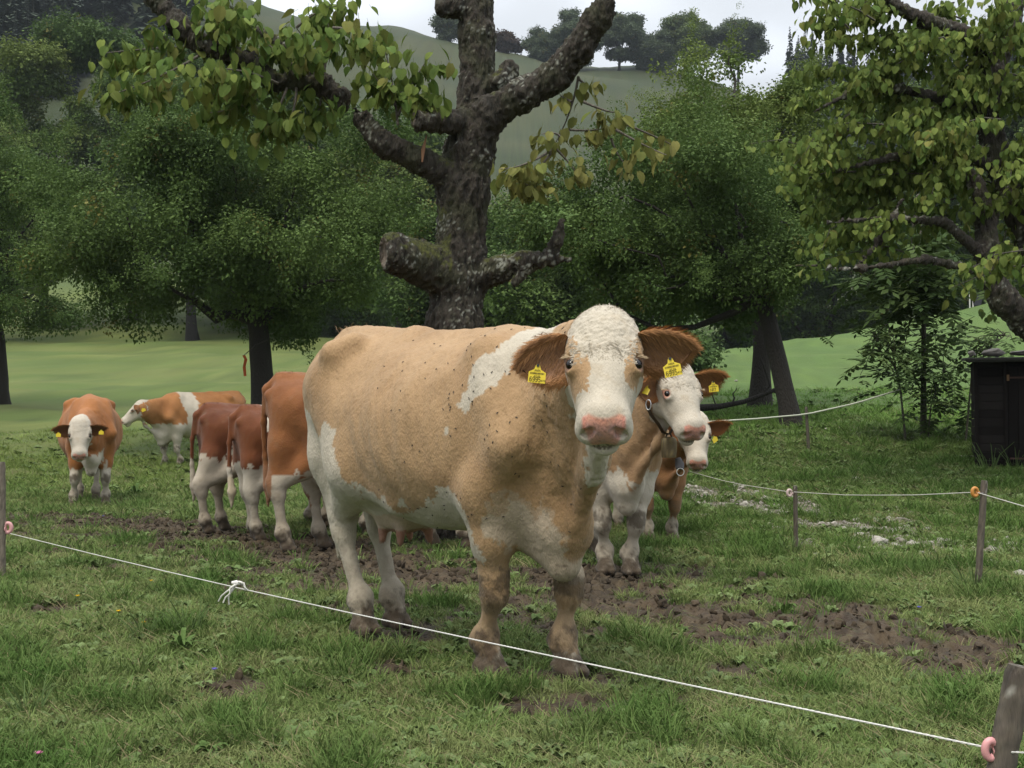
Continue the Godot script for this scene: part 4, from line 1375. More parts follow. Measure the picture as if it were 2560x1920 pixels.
func grass() -> void:
	var rng := RandomNumberGenerator.new()
	rng.seed = 4
	var kinds := [tuft(1, 13, 0.022, 0.05, 0.035, 0.0036, 0.75), tuft(2, 13, 0.03, 0.065, 0.035, 0.0036, 0.6), tuft(3, 11, 0.05, 0.11, 0.03, 0.004, 0.5), weed(4, 7, 0.045, 0.022, 0.45), weed(5, 4, 0.03, 0.026, 0.7), tuft(6, 9, 0.03, 0.07, 0.05, 0.003, 1.25)]
	var xf := [[], [], [], [], [], []]
	var cols := [PackedColorArray(), PackedColorArray(), PackedColorArray(), PackedColorArray(), PackedColorArray(), PackedColorArray()]
	for zone in [[1.3, 4.5, 1900.0, 1.0], [4.5, 8.0, 1300.0, 1.15], [8.0, 12.0, 700.0, 1.45], [12.0, 17.0, 300.0, 2.0], [17.0, 23.0, 70.0, 2.6], [23.0, 30.0, 14.0, 3.0]]:
		var area: float = 0.58 * (zone[1] * zone[1] - zone[0] * zone[0]) + 2.0 * (zone[1] - zone[0])
		for k in int(area * zone[2]):
			var d := sqrt(lerpf(zone[0] * zone[0], zone[1] * zone[1], rng.randf()))
			var x := rng.randf_range(-1, 1) * (0.58 * d + 0.9)
			var z := -d
			var m := mud(x, z)
			if m > 0.08 and rng.randf() < 0.72 + m * 0.4:
				continue
			var g := gravel(x, z)
			if g > 0.1 and rng.randf() < g * 1.1:
				continue
			var lush := gn_b.get_noise_2d(x * 0.8 + 50.0, z * 0.8)
			var pick := 0
			var r := rng.randf()
			if lush > 0.18:
				pick = 2 if r < 0.45 + lush else 1
			else:
				pick = 1 if r < 0.4 else 0
			if rng.randf() < 0.075:
				pick = 3 if rng.randf() < 0.45 else 4
			elif rng.randf() < 0.14:
				pick = 5
			var s: float = zone[3] * rng.randf_range(0.75, 1.3)
			var hs: float = s if zone[3] < 1.5 else lerpf(s, 1.45, 0.6)
			var b := Basis(Vector3.UP, rng.randf() * TAU) * Basis.from_scale(Vector3(s, hs, s))
			b = Basis(Vector3(1, 0, 0), rng.randf_range(-0.2, 0.2)) * b
			xf[pick].append(Transform3D(b, Vector3(x, surf(x, z) - 0.004, z)))
			# two greens, straw and a little blue-green
			var hue := gn_b.get_noise_2d(x * 1.3, z * 1.3) + rng.randf_range(-0.35, 0.35)
			var col := Color(0.145, 0.21, 0.065).lerp(Color(0.215, 0.25, 0.098), sstep(-0.3, 0.5, hue))
			col = col.lerp(Color(0.085, 0.17, 0.04), sstep(0.1, 0.45, lush) * 0.75)
			if d > 9.0 and x > 1.4:
				col = col.lerp(Color(0.1, 0.19, 0.04), 0.4)
			if d > 15.0:
				col = col.lerp(Color(0.21, 0.28, 0.075) if x < 0.1 * d else Color(0.17, 0.3, 0.07), 0.85 * sstep(15.0, 24.0, d))
			if pick == 5 and rng.randf() < 0.5:
				col = Color(0.25, 0.215, 0.12)
			elif pick == 3 or pick == 4:
				col = Color(0.11, 0.165, 0.06).lerp(Color(0.16, 0.21, 0.09), rng.randf())
			cols[pick].push_back(col * rng.randf_range(0.75, 1.2))
	var names := ["short_grass", "pasture_grass", "tall_grass", "broad_weeds", "clover", "dry_grass"]
	var labels := ["short grazed grass covering the pasture", "ordinary pasture grass between the patches of mud", "taller lush green grass tufts in the pasture", "broad leaved weeds low in the grass", "small clover like leaves in the grass", "flattened and partly dry grass blades"]
	for k in 6:
		var o := scatter(names[k], kinds[k], xf[k], cols[k], self)
		tag(o, labels[k], "weeds" if k in [3, 4] else "grass")
# ---------------------------------------------------------------- trees
func leaf_mesh(L: float, W: float, droop: float, col: Color, mat: Material) -> ArrayMesh:
	# one pointed leaf along +x, folded at the midrib and bent
	var m := MB.new()
	var rows := []
	for s in 6:
		var t := s / 5.0
		var w: float = W * 0.5 * [0.42, 0.95, 1.0, 0.78, 0.34, 0.0][s]
		var c := Vector3(L * t, -droop * L * t * t, 0)
		var back := L * 0.06 if s == 0 else 0.0
		rows.append([c + Vector3(-back, w * 0.3, -w), c, c + Vector3(-back, w * 0.3, w)])
	for s in 5:
		var a: Array = rows[s]
		var b: Array = rows[s + 1]
		m.flat_quad(a[0], b[0], b[1], a[1], col)
		m.flat_quad(a[1], b[1], b[2], a[2], col * 1.06)
	# petiole
	m.tube(PackedVector3Array([Vector3(-L * 0.35, L * 0.06, 0), Vector3(0, 0, 0)]), PackedFloat32Array([L * 0.012, L * 0.012]), 3, col * 1.3, false)
	return m.mesh(mat)

func clump_mesh(seed_: int, leaves: int, radius: float, L: float, W: float, mat: Material) -> ArrayMesh:
	var rng := RandomNumberGenerator.new()
	rng.seed = seed_
	var m := MB.new()
	for k in leaves:
		var dir := Vector3(rng.randfn(), rng.randfn() * 0.8, rng.randfn()).normalized()
		var p := dir * radius * pow(rng.randf(), 0.45)
		var ax := (dir + Vector3(rng.randfn(), rng.randfn() - 0.7, rng.randfn()) * 0.6).normalized()
		var side := ax.cross(Vector3(rng.randfn() * 0.5, 1, rng.randfn() * 0.5)).normalized() * W * rng.randf_range(0.35, 0.6)
		var up := side.cross(ax).normalized() * L * 0.12
		var l := L * rng.randf_range(0.7, 1.2)
		var v := rng.randf_range(0.75, 1.25)
		var col := Color(v, v, v * 0.95)
		var a := p
		var b := p + ax * l * 0.45 - side + up
		var c := p + ax * l * 0.45 + side + up
		var e := p + ax * l
		m.flat_tri(a, b, c, col)
		m.flat_tri(b, e, c, col)
	return m.mesh(mat)

func limb_path(a: Vector3, b: Vector3, bow: Vector3, n: int, rng: RandomNumberGenerator, wob: float) -> PackedVector3Array:
	var r := PackedVector3Array()
	for k in n:
		var t := k / (n - 1.0)
		var p := a.lerp(b, t) + bow * sin(PI * t)
		if k > 0:
			p += Vector3(rng.randfn(), rng.randfn(), rng.randfn()) * wob
		r.push_back(p)
	return r

func taper(r0: float, r1: float, n: int) -> PackedFloat32Array:
	var r := PackedFloat32Array()
	for k in n:
		r.push_back(lerpf(r0, r1, pow(k / (n - 1.0), 0.8)))
	return r

func orchard_tree(called: String, label: String, group: String, foot: Vector3, crown: Vector3, rad: Vector3, tr: float, lobes: int, lobe_r: float, per: float, clump: Mesh, csize: float, c0: Color, c1: Color, bark: Color, seed_: int, lean := Vector3.ZERO, detail := 1.0) -> Node3D:
	# foot, crown: world points; rad: half axes of the crown
	var rng := RandomNumberGenerator.new()
	rng.seed = seed_
	var o := thing(called, label, "tree", foot, 0.0, group)
	var cr := crown - foot
	var fork := Vector3(cr.x * 0.25, maxf(cr.y - rad.y * 0.72, 0.22 * cr.y), cr.z * 0.25) + lean
	var m := MB.new()
	var nn := noise(seed_, 3.0, 3)
	var n := 9
	var pts := limb_path(Vector3(0, -0.25, 0), fork, Vector3(rng.randfn(), 0, rng.randfn()) * 0.08, n, rng, 0.02 * tr)
	var rr := taper(tr * 1.1, tr * 0.82, n)
	rr[0] = tr * 1.6
	rr[1] = tr * 1.18
	m.tube(pts, rr, 14, bark, true, 0.18, nn)
	var centres: Array[Vector3] = []
	for k in lobes:
		var dir := Vector3(rng.randfn(), rng.randfn(), rng.randfn()).normalized()
		var f := rng.randf_range(0.62, 1.0) if k % 4 > 0 else rng.randf() * 0.6
		var p := cr + dir * rad * f
		var least := fork.y * (1.0 if detail >= 1.0 else 0.35)
		if p.y < least:
			p.y = least + rng.randf() * 0.3 * rad.y
		centres.append(p)
	var used := 0
	for p in centres:
		if used > 14 * detail + 4:
			break
		used += 1
		var st := fork.lerp(Vector3(cr.x * 0.6, cr.y, cr.z * 0.6), rng.randf() * 0.45)
		if used < 6:
			st = fork - Vector3(0, tr * 0.5, 0)
		var lp := limb_path(st, p, Vector3(0, 0.12 * rng.randfn() * rad.y, 0), 7, rng, 0.03 * rad.y)
		m.tube(lp, taper(tr * (0.5 if used < 6 else 0.28), tr * 0.07, 7), 7, bark, false, 0.2, nn)
	put("trunk", m.mesh(mats.bark), o)
	var xf := []
	var cols := PackedColorArray()
	for p in centres:
		var lr := lobe_r * rng.randf_range(0.45, 1.35)
		var tint := rng.randf()
		var st3 := Vector3(rng.randf_range(0.75, 1.5), rng.randf_range(0.45, 0.85), rng.randf_range(0.75, 1.5))
		var full := rng.randf_range(0.45, 1.1)
		for k in int(per * lr * lr * full):
			var dir := Vector3(rng.randfn(), rng.randfn() * 0.9 + 0.15, rng.randfn()).normalized()
			var q := p + dir * st3 * lr * pow(rng.randf(), 0.3)
			q += Vector3(nn.get_noise_3dv(q * 0.4), nn.get_noise_3dv(q * 0.4 + Vector3(9, 0, 0)), nn.get_noise_3dv(q * 0.4 + Vector3(0, 9, 0))) * lr * 0.5
			var s := csize * rng.randf_range(0.65, 1.25)
			xf.append(Transform3D(Basis.from_euler(Vector3(rng.randf_range(-0.5, 0.5), rng.randf() * TAU, rng.randf_range(-0.5, 0.5))) * Basis.from_scale(Vector3.ONE * s), q))
			var col := c0.lerp(c1, clampf(tint * 0.9 + rng.randf() * 0.35 - 0.12, 0, 1)) * rng.randf_range(0.8, 1.2)
			if rng.randf() < 0.02:
				col = col.lerp(Color(0.22, 0.17, 0.05), 0.6)
			cols.push_back(col)
	if detail >= 1.0:
		# shoots that stick out of the crown
		for k in 46:
			var p: Vector3 = centres[rng.randi() % centres.size()]
			var out := ((p - cr) / rad + Vector3(rng.randfn() * 0.3, 0.35 + rng.randf() * 0.6, rng.randfn() * 0.3)).normalized()
			var far := rng.randf_range(0.9, 1.7) * lobe_r
			for q in 9:
				var t := q / 8.0
				var s := csize * lerpf(0.75, 0.35, t) * rng.randf_range(0.8, 1.2)
				xf.append(Transform3D(Basis.from_euler(Vector3(rng.randf(), rng.randf() * TAU, rng.randf())) * Basis.from_scale(Vector3.ONE * s), p + out * (lobe_r * 0.5 + far * t) + Vector3(rng.randfn(), rng.randfn(), rng.randfn()) * 0.08))
				cols.push_back(c0.lerp(c1, 0.4 + 0.6 * rng.randf()))
	scatter("crown", clump, xf, cols, o)
	return o

func forest() -> void:
	var small := clump_mesh(1, 34, 0.26, 0.085, 0.06, mats.leaf)
	var mid := clump_mesh(2, 30, 0.5, 0.2, 0.15, mats.leaf)
	var big := clump_mesh(3, 26, 1.1, 0.55, 0.42, mats.leaf)
	var dk := Color(0.075, 0.125, 0.04)
	var md := Color(0.115, 0.172, 0.05)
	var lt := Color(0.165, 0.21, 0.06)
	var bark := Color(0.03, 0.026, 0.021)
	var g := "orchard trees in the meadow"
	# orchard
	var f := func(px: float, d: float) -> Vector3:
		var x := (px - 1280.0) / 2800.0 * d
		return Vector3(x, gh(x, -d), -d)
	orchard_tree("apple_tree", "wide dark green fruit tree behind the red heifers", g, f.call(655, 25.0), at(600, 560, 25.0), Vector3(4.3, 2.9, 3.4), 0.27, 66, 0.85, 150.0, small, 1.0, dk, md, bark, 51)
	orchard_tree("apple_tree", "dark fruit tree cut off by the left edge", g, f.call(5, 38.0), at(-60, 560, 36.0), Vector3(3.4, 4.4, 3.0), 0.25, 44, 1.0, 105.0, small, 1.15, dk, md, bark, 52)
	orchard_tree("apple_tree", "leaning fruit tree right of the bell cow with dark trunk", g, f.call(1984, 19.6), at(1720, 600, 20.5), Vector3(2.5, 2.1, 2.2), 0.17, 50, 0.66, 180.0, small, 0.9, dk * 1.1, md, bark, 53, Vector3(-0.1, 0.45, 0))
	orchard_tree("apple_tree", "tall fruit tree with a few red apples behind the leaning trunk", g, f.call(1897, 23.5), at(1850, 400, 24.5), Vector3(2.5, 3.1, 2.3), 0.2, 58, 0.7, 175.0, small, 1.0, md, lt, bark, 54, Vector3(0, 0.4, 0))
	# woodland strip and hedges behind
	var w := "mixed trees behind the orchard"
	var rows := [
		["leafy tree high behind the left branch of the pruned tree", 330, 100.0, 170, 560, 9.0, dk, md, 61], ["pale green round tree on the upper left slope", 110, 95.0, 215, 560, 5.6, md * 1.1, lt * 1.1, 62],
		["grey green tree on the far left edge of the slope", -120, 80.0, 330, 560, 5.0, md, lt, 63], ["dark tree between the left fruit tree and the pruned trunk", 900, 90.0, 380, 460, 8.0, dk, md, 64],
		["bushy tree straight behind the pruned trunk", 1180, 50.0, 560, 420, 4.2, dk, md, 65], ["low dark tree seen past the right side of the pruned trunk", 1400, 44.0, 600, 420, 3.8, dk, md, 66],
		["dark tree filling the gap under the leaning fruit tree", 1600, 40.0, 760, 360, 3.0, dk * 0.9, dk, 67], ["mid green tree behind the left fruit tree crown", 640, 96.0, 250, 560, 9.0, dk, md, 68],
		["dark tree behind the right edge of the leaning fruit tree", 2080, 88.0, 420, 520, 7.5, dk, md, 69], ["broad tree on the wood edge above the sapling", 2300, 92.0, 330, 560, 8.0, dk, md, 70], ["wood edge tree above the dark hut", 2560, 96.0, 260, 600, 8.5, dk, md, 71],
		["tree in the dip between the leaning fruit tree and the wood", 1850, 92.0, 560, 420, 7.0, dk, md, 72], ["hedge tree below the hill meadow, left of centre", 1000, 75.0, 420, 360, 4.6, md, lt, 73], ["hedge tree below the hill meadow, right of centre", 1340, 82.0, 560, 300, 4.0, md, lt, 74],
		["dark tree low behind the left fruit tree trunk", 760, 94.0, 560, 300, 6.5, dk, md, 75], ["rounded tree on the left slope below the conifers", 480, 85.0, 210, 480, 6.5, dk, md, 76]]
	for r in rows:
		var d: float = r[2]
		var ht: float = r[4] * d / 2800.0
		orchard_tree("broadleaf_tree", r[0], w, f.call(r[1], d), at(r[1], r[3] + r[4] * 0.35, d), Vector3(r[5], ht * 0.55, r[5]), 0.2 + d * 0.002, 38, r[5] * 0.27, 70.0 if r[5] < 5.0 else 46.0, mid, 0.9 if d < 60 else 1.45, r[6], r[7], bark, r[8], Vector3.ZERO, 0.2)
	# trees standing on the ridge
	for r in [["small round bush on the ridge left of the pruned trunk", 1122, 40, 60, 3.2, 81], ["dark reddish bush on the ridge right of the pruned trunk", 1265, 90, 40, 3.0, 82], ["slim tree on the ridge, first right of the pruned trunk", 1360, 78, 80, 3.6, 83], ["tall tree on the ridge half hidden by the thick limb", 1440, 30, 130, 5.0, 84], ["tall loose tree on the ridge right of the thick limb", 1550, 24, 130, 5.0, 85], ["bushy tree on the ridge left of the pale tree", 1640, 90, 80, 5.0, 86], ["pale green rounded tree on the ridge", 1720, 44, 110, 5.5, 87], ["tree on the ridge behind the tall fruit tree", 1850, 60, 100, 5.5, 88]]:
		var d := 285.0
		var c0 := Color(0.1, 0.13, 0.078)
		if r[5] == 82:
			c0 = Color(0.085, 0.06, 0.05)
		if r[5] == 87:
			c0 = Color(0.12, 0.16, 0.07)
		orchard_tree("ridge_tree", r[0], "trees on the skyline", f.call(r[1], d), at(r[1], r[2] + r[3] * 0.5, d), Vector3(r[4] * 1.15, r[3] * 0.056, r[4]), 0.35, 34, r[4] * 0.34, 34.0, big, 0.85, c0, c0 * 1.3, bark, r[5], Vector3.ZERO, 0.2)
	# conifer woods on the slopes
	var con := conifer(9, mats.needle)
	var rng := RandomNumberGenerator.new()
	rng.seed = 99
	for side in 2:
		var xf := []
		var cols := PackedColorArray()
		for k in (560 if side == 0 else 420):
			var u: float = rng.randf_range(-0.62, -0.29) if side == 0 else rng.randf_range(0.25, 0.62)
			var d := rng.randf_range(165.0, 310.0) if side == 0 else rng.randf_range(230.0, 330.0)
			if side == 0 and d < 172.0 + (u + 0.457) * 320.0:
				continue
			var x := u * d
			var s := rng.randf_range(0.75, 1.25)
			xf.append(Transform3D(Basis(Vector3.UP, rng.randf() * TAU) * Basis.from_scale(Vector3(s, s * rng.randf_range(0.9, 1.2), s)), Vector3(x, gh(x, -d) - 0.5, -d)))
			cols.push_back(Color(0.032, 0.05, 0.03) * rng.randf_range(0.8, 1.35))
		var o := scatter("conifer_wood", con, xf, cols, self)
		tag(o, "dark conifer wood on the left hillside" if side == 0 else "dark conifer wood on the right hillside", "wood")

func conifer(seed_: int, mat: Material) -> ArrayMesh:
	var rng := RandomNumberGenerator.new()
	rng.seed = seed_
	var m := MB.new()
	var H := 19.0
	m.tube(PackedVector3Array([Vector3(0, 0, 0), Vector3(0, H * 0.95, 0)]), PackedFloat32Array([0.3, 0.04]), 6, Color(0.8, 0.6, 0.5), false)
	for k in 230:
		var t := pow(rng.randf(), 0.85)
		var y := H * (0.06 + 0.93 * t)
		var r := (1.0 - t) * 3.3 + 0.15
		var a := rng.randf() * TAU
		var out := Vector3(cos(a), 0, sin(a))
		var side := Vector3(-sin(a), 0, cos(a))
		var l := r * rng.randf_range(0.65, 1.1)
		var w := l * 0.28 + 0.12
		var p := Vector3(0, y, 0)
		var v := rng.randf_range(0.7, 1.3)
		var c := Color(v, v, v)
		var tip := p + out * l - Vector3.UP * l * rng.randf_range(0.25, 0.5)
		var midp := p + out * l * 0.55 - Vector3.UP * l * 0.1
		m.flat_tri(p, midp - side * w, midp + side * w, c)
		m.flat_tri(midp - side * w, tip, midp + side * w, c)
		m.flat_tri(midp - side * w * 0.6, midp - Vector3.UP * l * 0.35, tip, c * 0.9)
	return m.mesh(mat)
# ---------------------------------------------------------------- the pruned tree and the big-leaved tree on the right
var tn_a := noise(61, 7.0, 4, true)
var tn_b := noise(62, 2.2, 3)
var tn_c := noise(63, 26.0, 2)
var tn_d := noise(64, 60.0, 2)

func bark_paint(p: Vector3, n: Vector3, moss_y: float, base: Color) -> Array:
	var q := Vector3(p.x, p.y * 0.3, p.z)
	var r := tn_a.get_noise_3dv(q * 1.5)
	var c := base * (0.4 + 0.8 * sstep(-0.5, 0.6, r))
	c = c.lerp(Color(0.05, 0.055, 0.025), 0.5 * sstep(0.0, 0.5, tn_b.get_noise_3dv(p)))
	# crusts of pale lichen in spots and patches
	var lich := tn_b.get_noise_3dv(p * 0.8 + Vector3(7, 7, 7)) * 0.5 + tn_c.get_noise_3dv(p) * 0.55 + tn_d.get_noise_3dv(p) * 0.3
	if lich > 0.42:
		c = c.lerp(Color(0.33, 0.34, 0.29), 0.75)
	elif lich > 0.36:
		c = c.lerp(Color(0.2, 0.2, 0.15), 0.6)
	# cushions of moss on the upper sides of limbs and stubs
	var ms := n.y * 0.75 + tn_b.get_noise_3dv(p * 1.7 + Vector3(2, 3, 1)) * 0.9 + tn_c.get_noise_3dv(p * 0.7) * 0.4 - moss_y
	var d := r * 0.042 + tn_c.get_noise_3dv(q) * 0.006
	if ms > 0.0:
		c = c.lerp(Color(0.075, 0.08, 0.016).lerp(Color(0.04, 0.045, 0.014), sstep(-0.2, 0.3, tn_c.get_noise_3dv(p))), sstep(0.0, 0.15, ms) * 0.9)
		d = lerpf(d, 0.012 + tn_d.get_noise_3dv(p) * 0.006, sstep(0.0, 0.2, ms))
	return [c, d]

var pruned_mb: MB
var right_mb: MB
func dpt(x: float, y: float, d: float) -> Vector3:
	return at(x * 1.1573, y * 1.1573, d)

func tree_field(runs: Array) -> Field:
	var f := Field.new()
	for r in runs:
		for k in range(r.size() - 1):
			var a: Array = r[k]
			var b: Array = r[k + 1]
			f.limb(dpt(a[0], a[1], a[2]), dpt(b[0], b[1], b[2]), a[3], b[3], 0.07)
	return f

func build_pruned() -> void:
	var f := tree_field([
		[[975, 1180, 10.5, 0.378], [978, 1040, 10.5, 0.297], [982, 700, 10.5, 0.236], [994, 550, 10.5, 0.209], [1001, 420, 10.5, 0.216], [1015, 330, 10.5, 0.211], [1035, 265, 10.5, 0.162]],
		[[1010, 340, 10.55, 0.175], [1030, 200, 10.6, 0.147], [1030, 80, 10.6, 0.143], [1026, -40, 10.6, 0.138], [1032, -170, 10.6, 0.120]],
		[[1010, 330, 10.45, 0.164], [1060, 245, 10.35, 0.139], [1130, 205, 10.25, 0.123], [1200, 165, 10.2, 0.115], [1250, 105, 10.1, 0.111], [1290, 40, 10.0, 0.098], [1330, -20, 9.95, 0.082], [1400, -130, 9.9, 0.066]],
		[[1085, 180, 10.5, 0.11], [1100, 150, 10.5, 0.07]],
		[[1030, 40, 10.6, 0.085], [985, 12, 10.5, 0.075], [955, 18, 10.45, 0.07]],
		[[1015, 265, 10.45, 0.11], [960, 262, 10.2, 0.08], [905, 262, 10.05, 0.078]],
		[[985, 390, 10.45, 0.150], [905, 345, 10.3, 0.097], [835, 315, 10.2, 0.088], [780, 262, 10.1, 0.075], [735, 215, 10.05, 0.075], [700, 185, 10.0, 0.066], [640, 172, 9.95, 0.053], [590, 180, 9.9, 0.048], [540, 130, 9.85, 0.044], [440, 100, 9.8, 0.044]],
		[[590, 175, 9.9, 0.05], [500, 120, 9.9, 0.06], [435, 95, 9.9, 0.068], [385, 55, 9.9, 0.075], [335, -5, 9.9, 0.07], [290, -70, 9.9, 0.06]],
		[[700, 185, 10.0, 0.06], [640, 130, 10.1, 0.045], [600, 90, 10.2, 0.035], [540, 60, 10.2, 0.025]],
		[[978, 600, 10.45, 0.221], [915, 570, 10.3, 0.175], [850, 545, 10.1, 0.170]],
		[[1030, 600, 10.5, 0.14], [1080, 580, 10.4, 0.1], [1130, 563, 10.3, 0.07], [1180, 558, 10.25, 0.045], [1228, 562, 10.2, 0.018]],
		[[1190, 556, 10.25, 0.04], [1202, 520, 10.2, 0.03], [1215, 478, 10.15, 0.012]],
		[[1150, 565, 10.3, 0.05], [1110, 610, 10.3, 0.03]]])
	# saw cuts
	f.cut(dpt(800, 545, 10.02), dpt(740, 545, 9.9), 0.17, 0.6, 0.015)
	f.cut(dpt(868, 258, 9.95), dpt(820, 255, 9.8), 0.11, 0.5, 0.015)
	var lo := Vector3(-4.3, -0.2, -11.1)
	var hi := Vector3(0.9, 5.9, -9.5)
	var m := f.build(lo, hi, 0.019, func(p, n):
		var cutface: bool = (p.distance_to(dpt(838, 545, 10.08)) < 0.24 and n.x < -0.55) or (p.distance_to(dpt(895, 262, 10.03)) < 0.11 and n.x < -0.55)
		if cutface:
			var e: float = p.distance_to(dpt(838, 545, 10.08)) if p.y < 3.0 else p.distance_to(dpt(895, 262, 10.03)) * 2.0
			return [Color(0.2, 0.165, 0.13) * (0.85 + 0.2 * sin(e * 170.0)) * (1.0 + 0.3 * tn_c.get_noise_3dv(p)), 0.0]
		var moss: float = 0.22 if p.y > 2.0 and p.y < 3.1 and p.x < -0.55 else 0.66
		return bark_paint(p, n, moss, Color(0.036, 0.031, 0.023)))
	Field.smooth_normals(m)
	pruned_mb = m

func build_right() -> void:
	var f := tree_field([
		[[2400, 1060, 13.2, 0.4], [2370, 900, 13.0, 0.3], [2320, 780, 12.9, 0.25], [2262, 722, 12.8, 0.19], [2215, 690, 12.7, 0.155], [2170, 650, 12.6, 0.13], [2142, 600, 12.6, 0.11], [2132, 540, 12.6, 0.1], [2130, 470, 12.7, 0.1], [2110, 400, 12.8, 0.06], [2060, 330, 12.8, 0.03]],
		[[2300, 780, 12.9, 0.26], [2250, 560, 13.0, 0.2], [2205, 460, 13.0, 0.15], [2160, 350, 13.0, 0.13], [2128, 240, 13.0, 0.125], [2140, 160, 13.0, 0.125], [2175, 60, 13.0, 0.13], [2190, -40, 13.0, 0.13], [2200, -160, 13.0, 0.13]],
		[[2150, 120, 13.0, 0.09], [2080, 75, 12.8, 0.08], [2000, 45, 12.6, 0.065], [1930, 12, 12.5, 0.05], [1890, -30, 12.4, 0.03]],
		[[2128, 250, 13.0, 0.07], [2040, 215, 12.8, 0.045], [1940, 190, 12.6, 0.035], [1830, 205, 12.4, 0.02], [1760, 240, 12.3, 0.012]],
		[[2150, 360, 13.0, 0.06], [2040, 330, 12.7, 0.04], [1930, 340, 12.5, 0.025], [1800, 370, 12.3, 0.012]],
		[[2135, 560, 12.6, 0.05], [2040, 480, 12.4, 0.035], [1930, 470, 12.3, 0.022], [1790, 480, 12.2, 0.012]],
		[[2140, 590, 12.6, 0.04], [2000, 560, 12.3, 0.025], [1860, 580, 12.1, 0.016], [1720, 575, 12.0, 0.01]],
		[[1950, 430, 12.4, 0.02], [1900, 520, 12.3, 0.018], [1840, 590, 12.2, 0.01]]])
	var m := f.build(Vector3(1.6, -0.3, -13.9), Vector3(7.0, 6.3, -11.6), 0.024, func(p, n): return bark_paint(p, n, 0.9, Color(0.045, 0.038, 0.03)))
	Field.smooth_normals(m)
	right_mb = m

func hang(xf: Array, cols: PackedColorArray, p: Vector3, out: Vector3, size: float, rng: RandomNumberGenerator, c0: Color, c1: Color) -> PackedColorArray:
	# one leaf hanging from p
	var dir := (out * rng.randf_range(0.15, 0.8) + Vector3(rng.randfn() * 0.25, -rng.randf_range(0.5, 1.5), rng.randfn() * 0.25)).normalized()
	var up := Vector3(out.x * 0.5 + rng.randfn() * 0.35, 0.8, out.z * 0.5 + rng.randfn() * 0.35 + 0.3)
	var z := dir.cross(up).normalized()
	var y := z.cross(dir).normalized()
	var s := size * rng.randf_range(0.65, 1.15)
	xf.append(Transform3D(Basis(dir * s, y * s, z * s), p + dir * s * 0.3))
	cols.push_back(c0.lerp(c1, rng.randf()) * rng.randf_range(0.8, 1.2))
	return cols

func leaf_parts(o: Node3D, xf: Array, cols: PackedColorArray, kinds: Array, score: Callable) -> void:
	# the 300 largest in view become parts, the rest one part
	var order := range(xf.size())
	order.sort_custom(func(a, b): return score.call(xf[a]) > score.call(xf[b]))
	var rest := []
	var rc := PackedColorArray()
	for k in order.size():
		var id: int = order[k]
		if k < 300:
			var best := 0
			var bd := 9.0
			for q in kinds.size():
				var c: Color = kinds[q][1]
				var e := absf(c.r - cols[id].r) + absf(c.g - cols[id].g)
				if e < bd:
					bd = e
					best = q
			put("leaf", kinds[best][0], o, xf[id])
		else:
			rest.append(xf[id])
			rc.push_back(cols[id])
	if not rest.is_empty():
		scatter("foliage", leaf_mesh(1.0, 0.66, 0.22, Color.WHITE, mats.leaf), rest, rc, o)

func in_view(t: Transform3D) -> float:
	# about how large it shows: its size over its distance, less outside the picture
	var d := t.origin - EYE
	var s := t.basis.x.length() / -d.z
	var u := d.x / -d.z
	var v := d.y / -d.z
	if absf(u) > 0.46 or v > 0.38:
		s *= 0.2
	return s

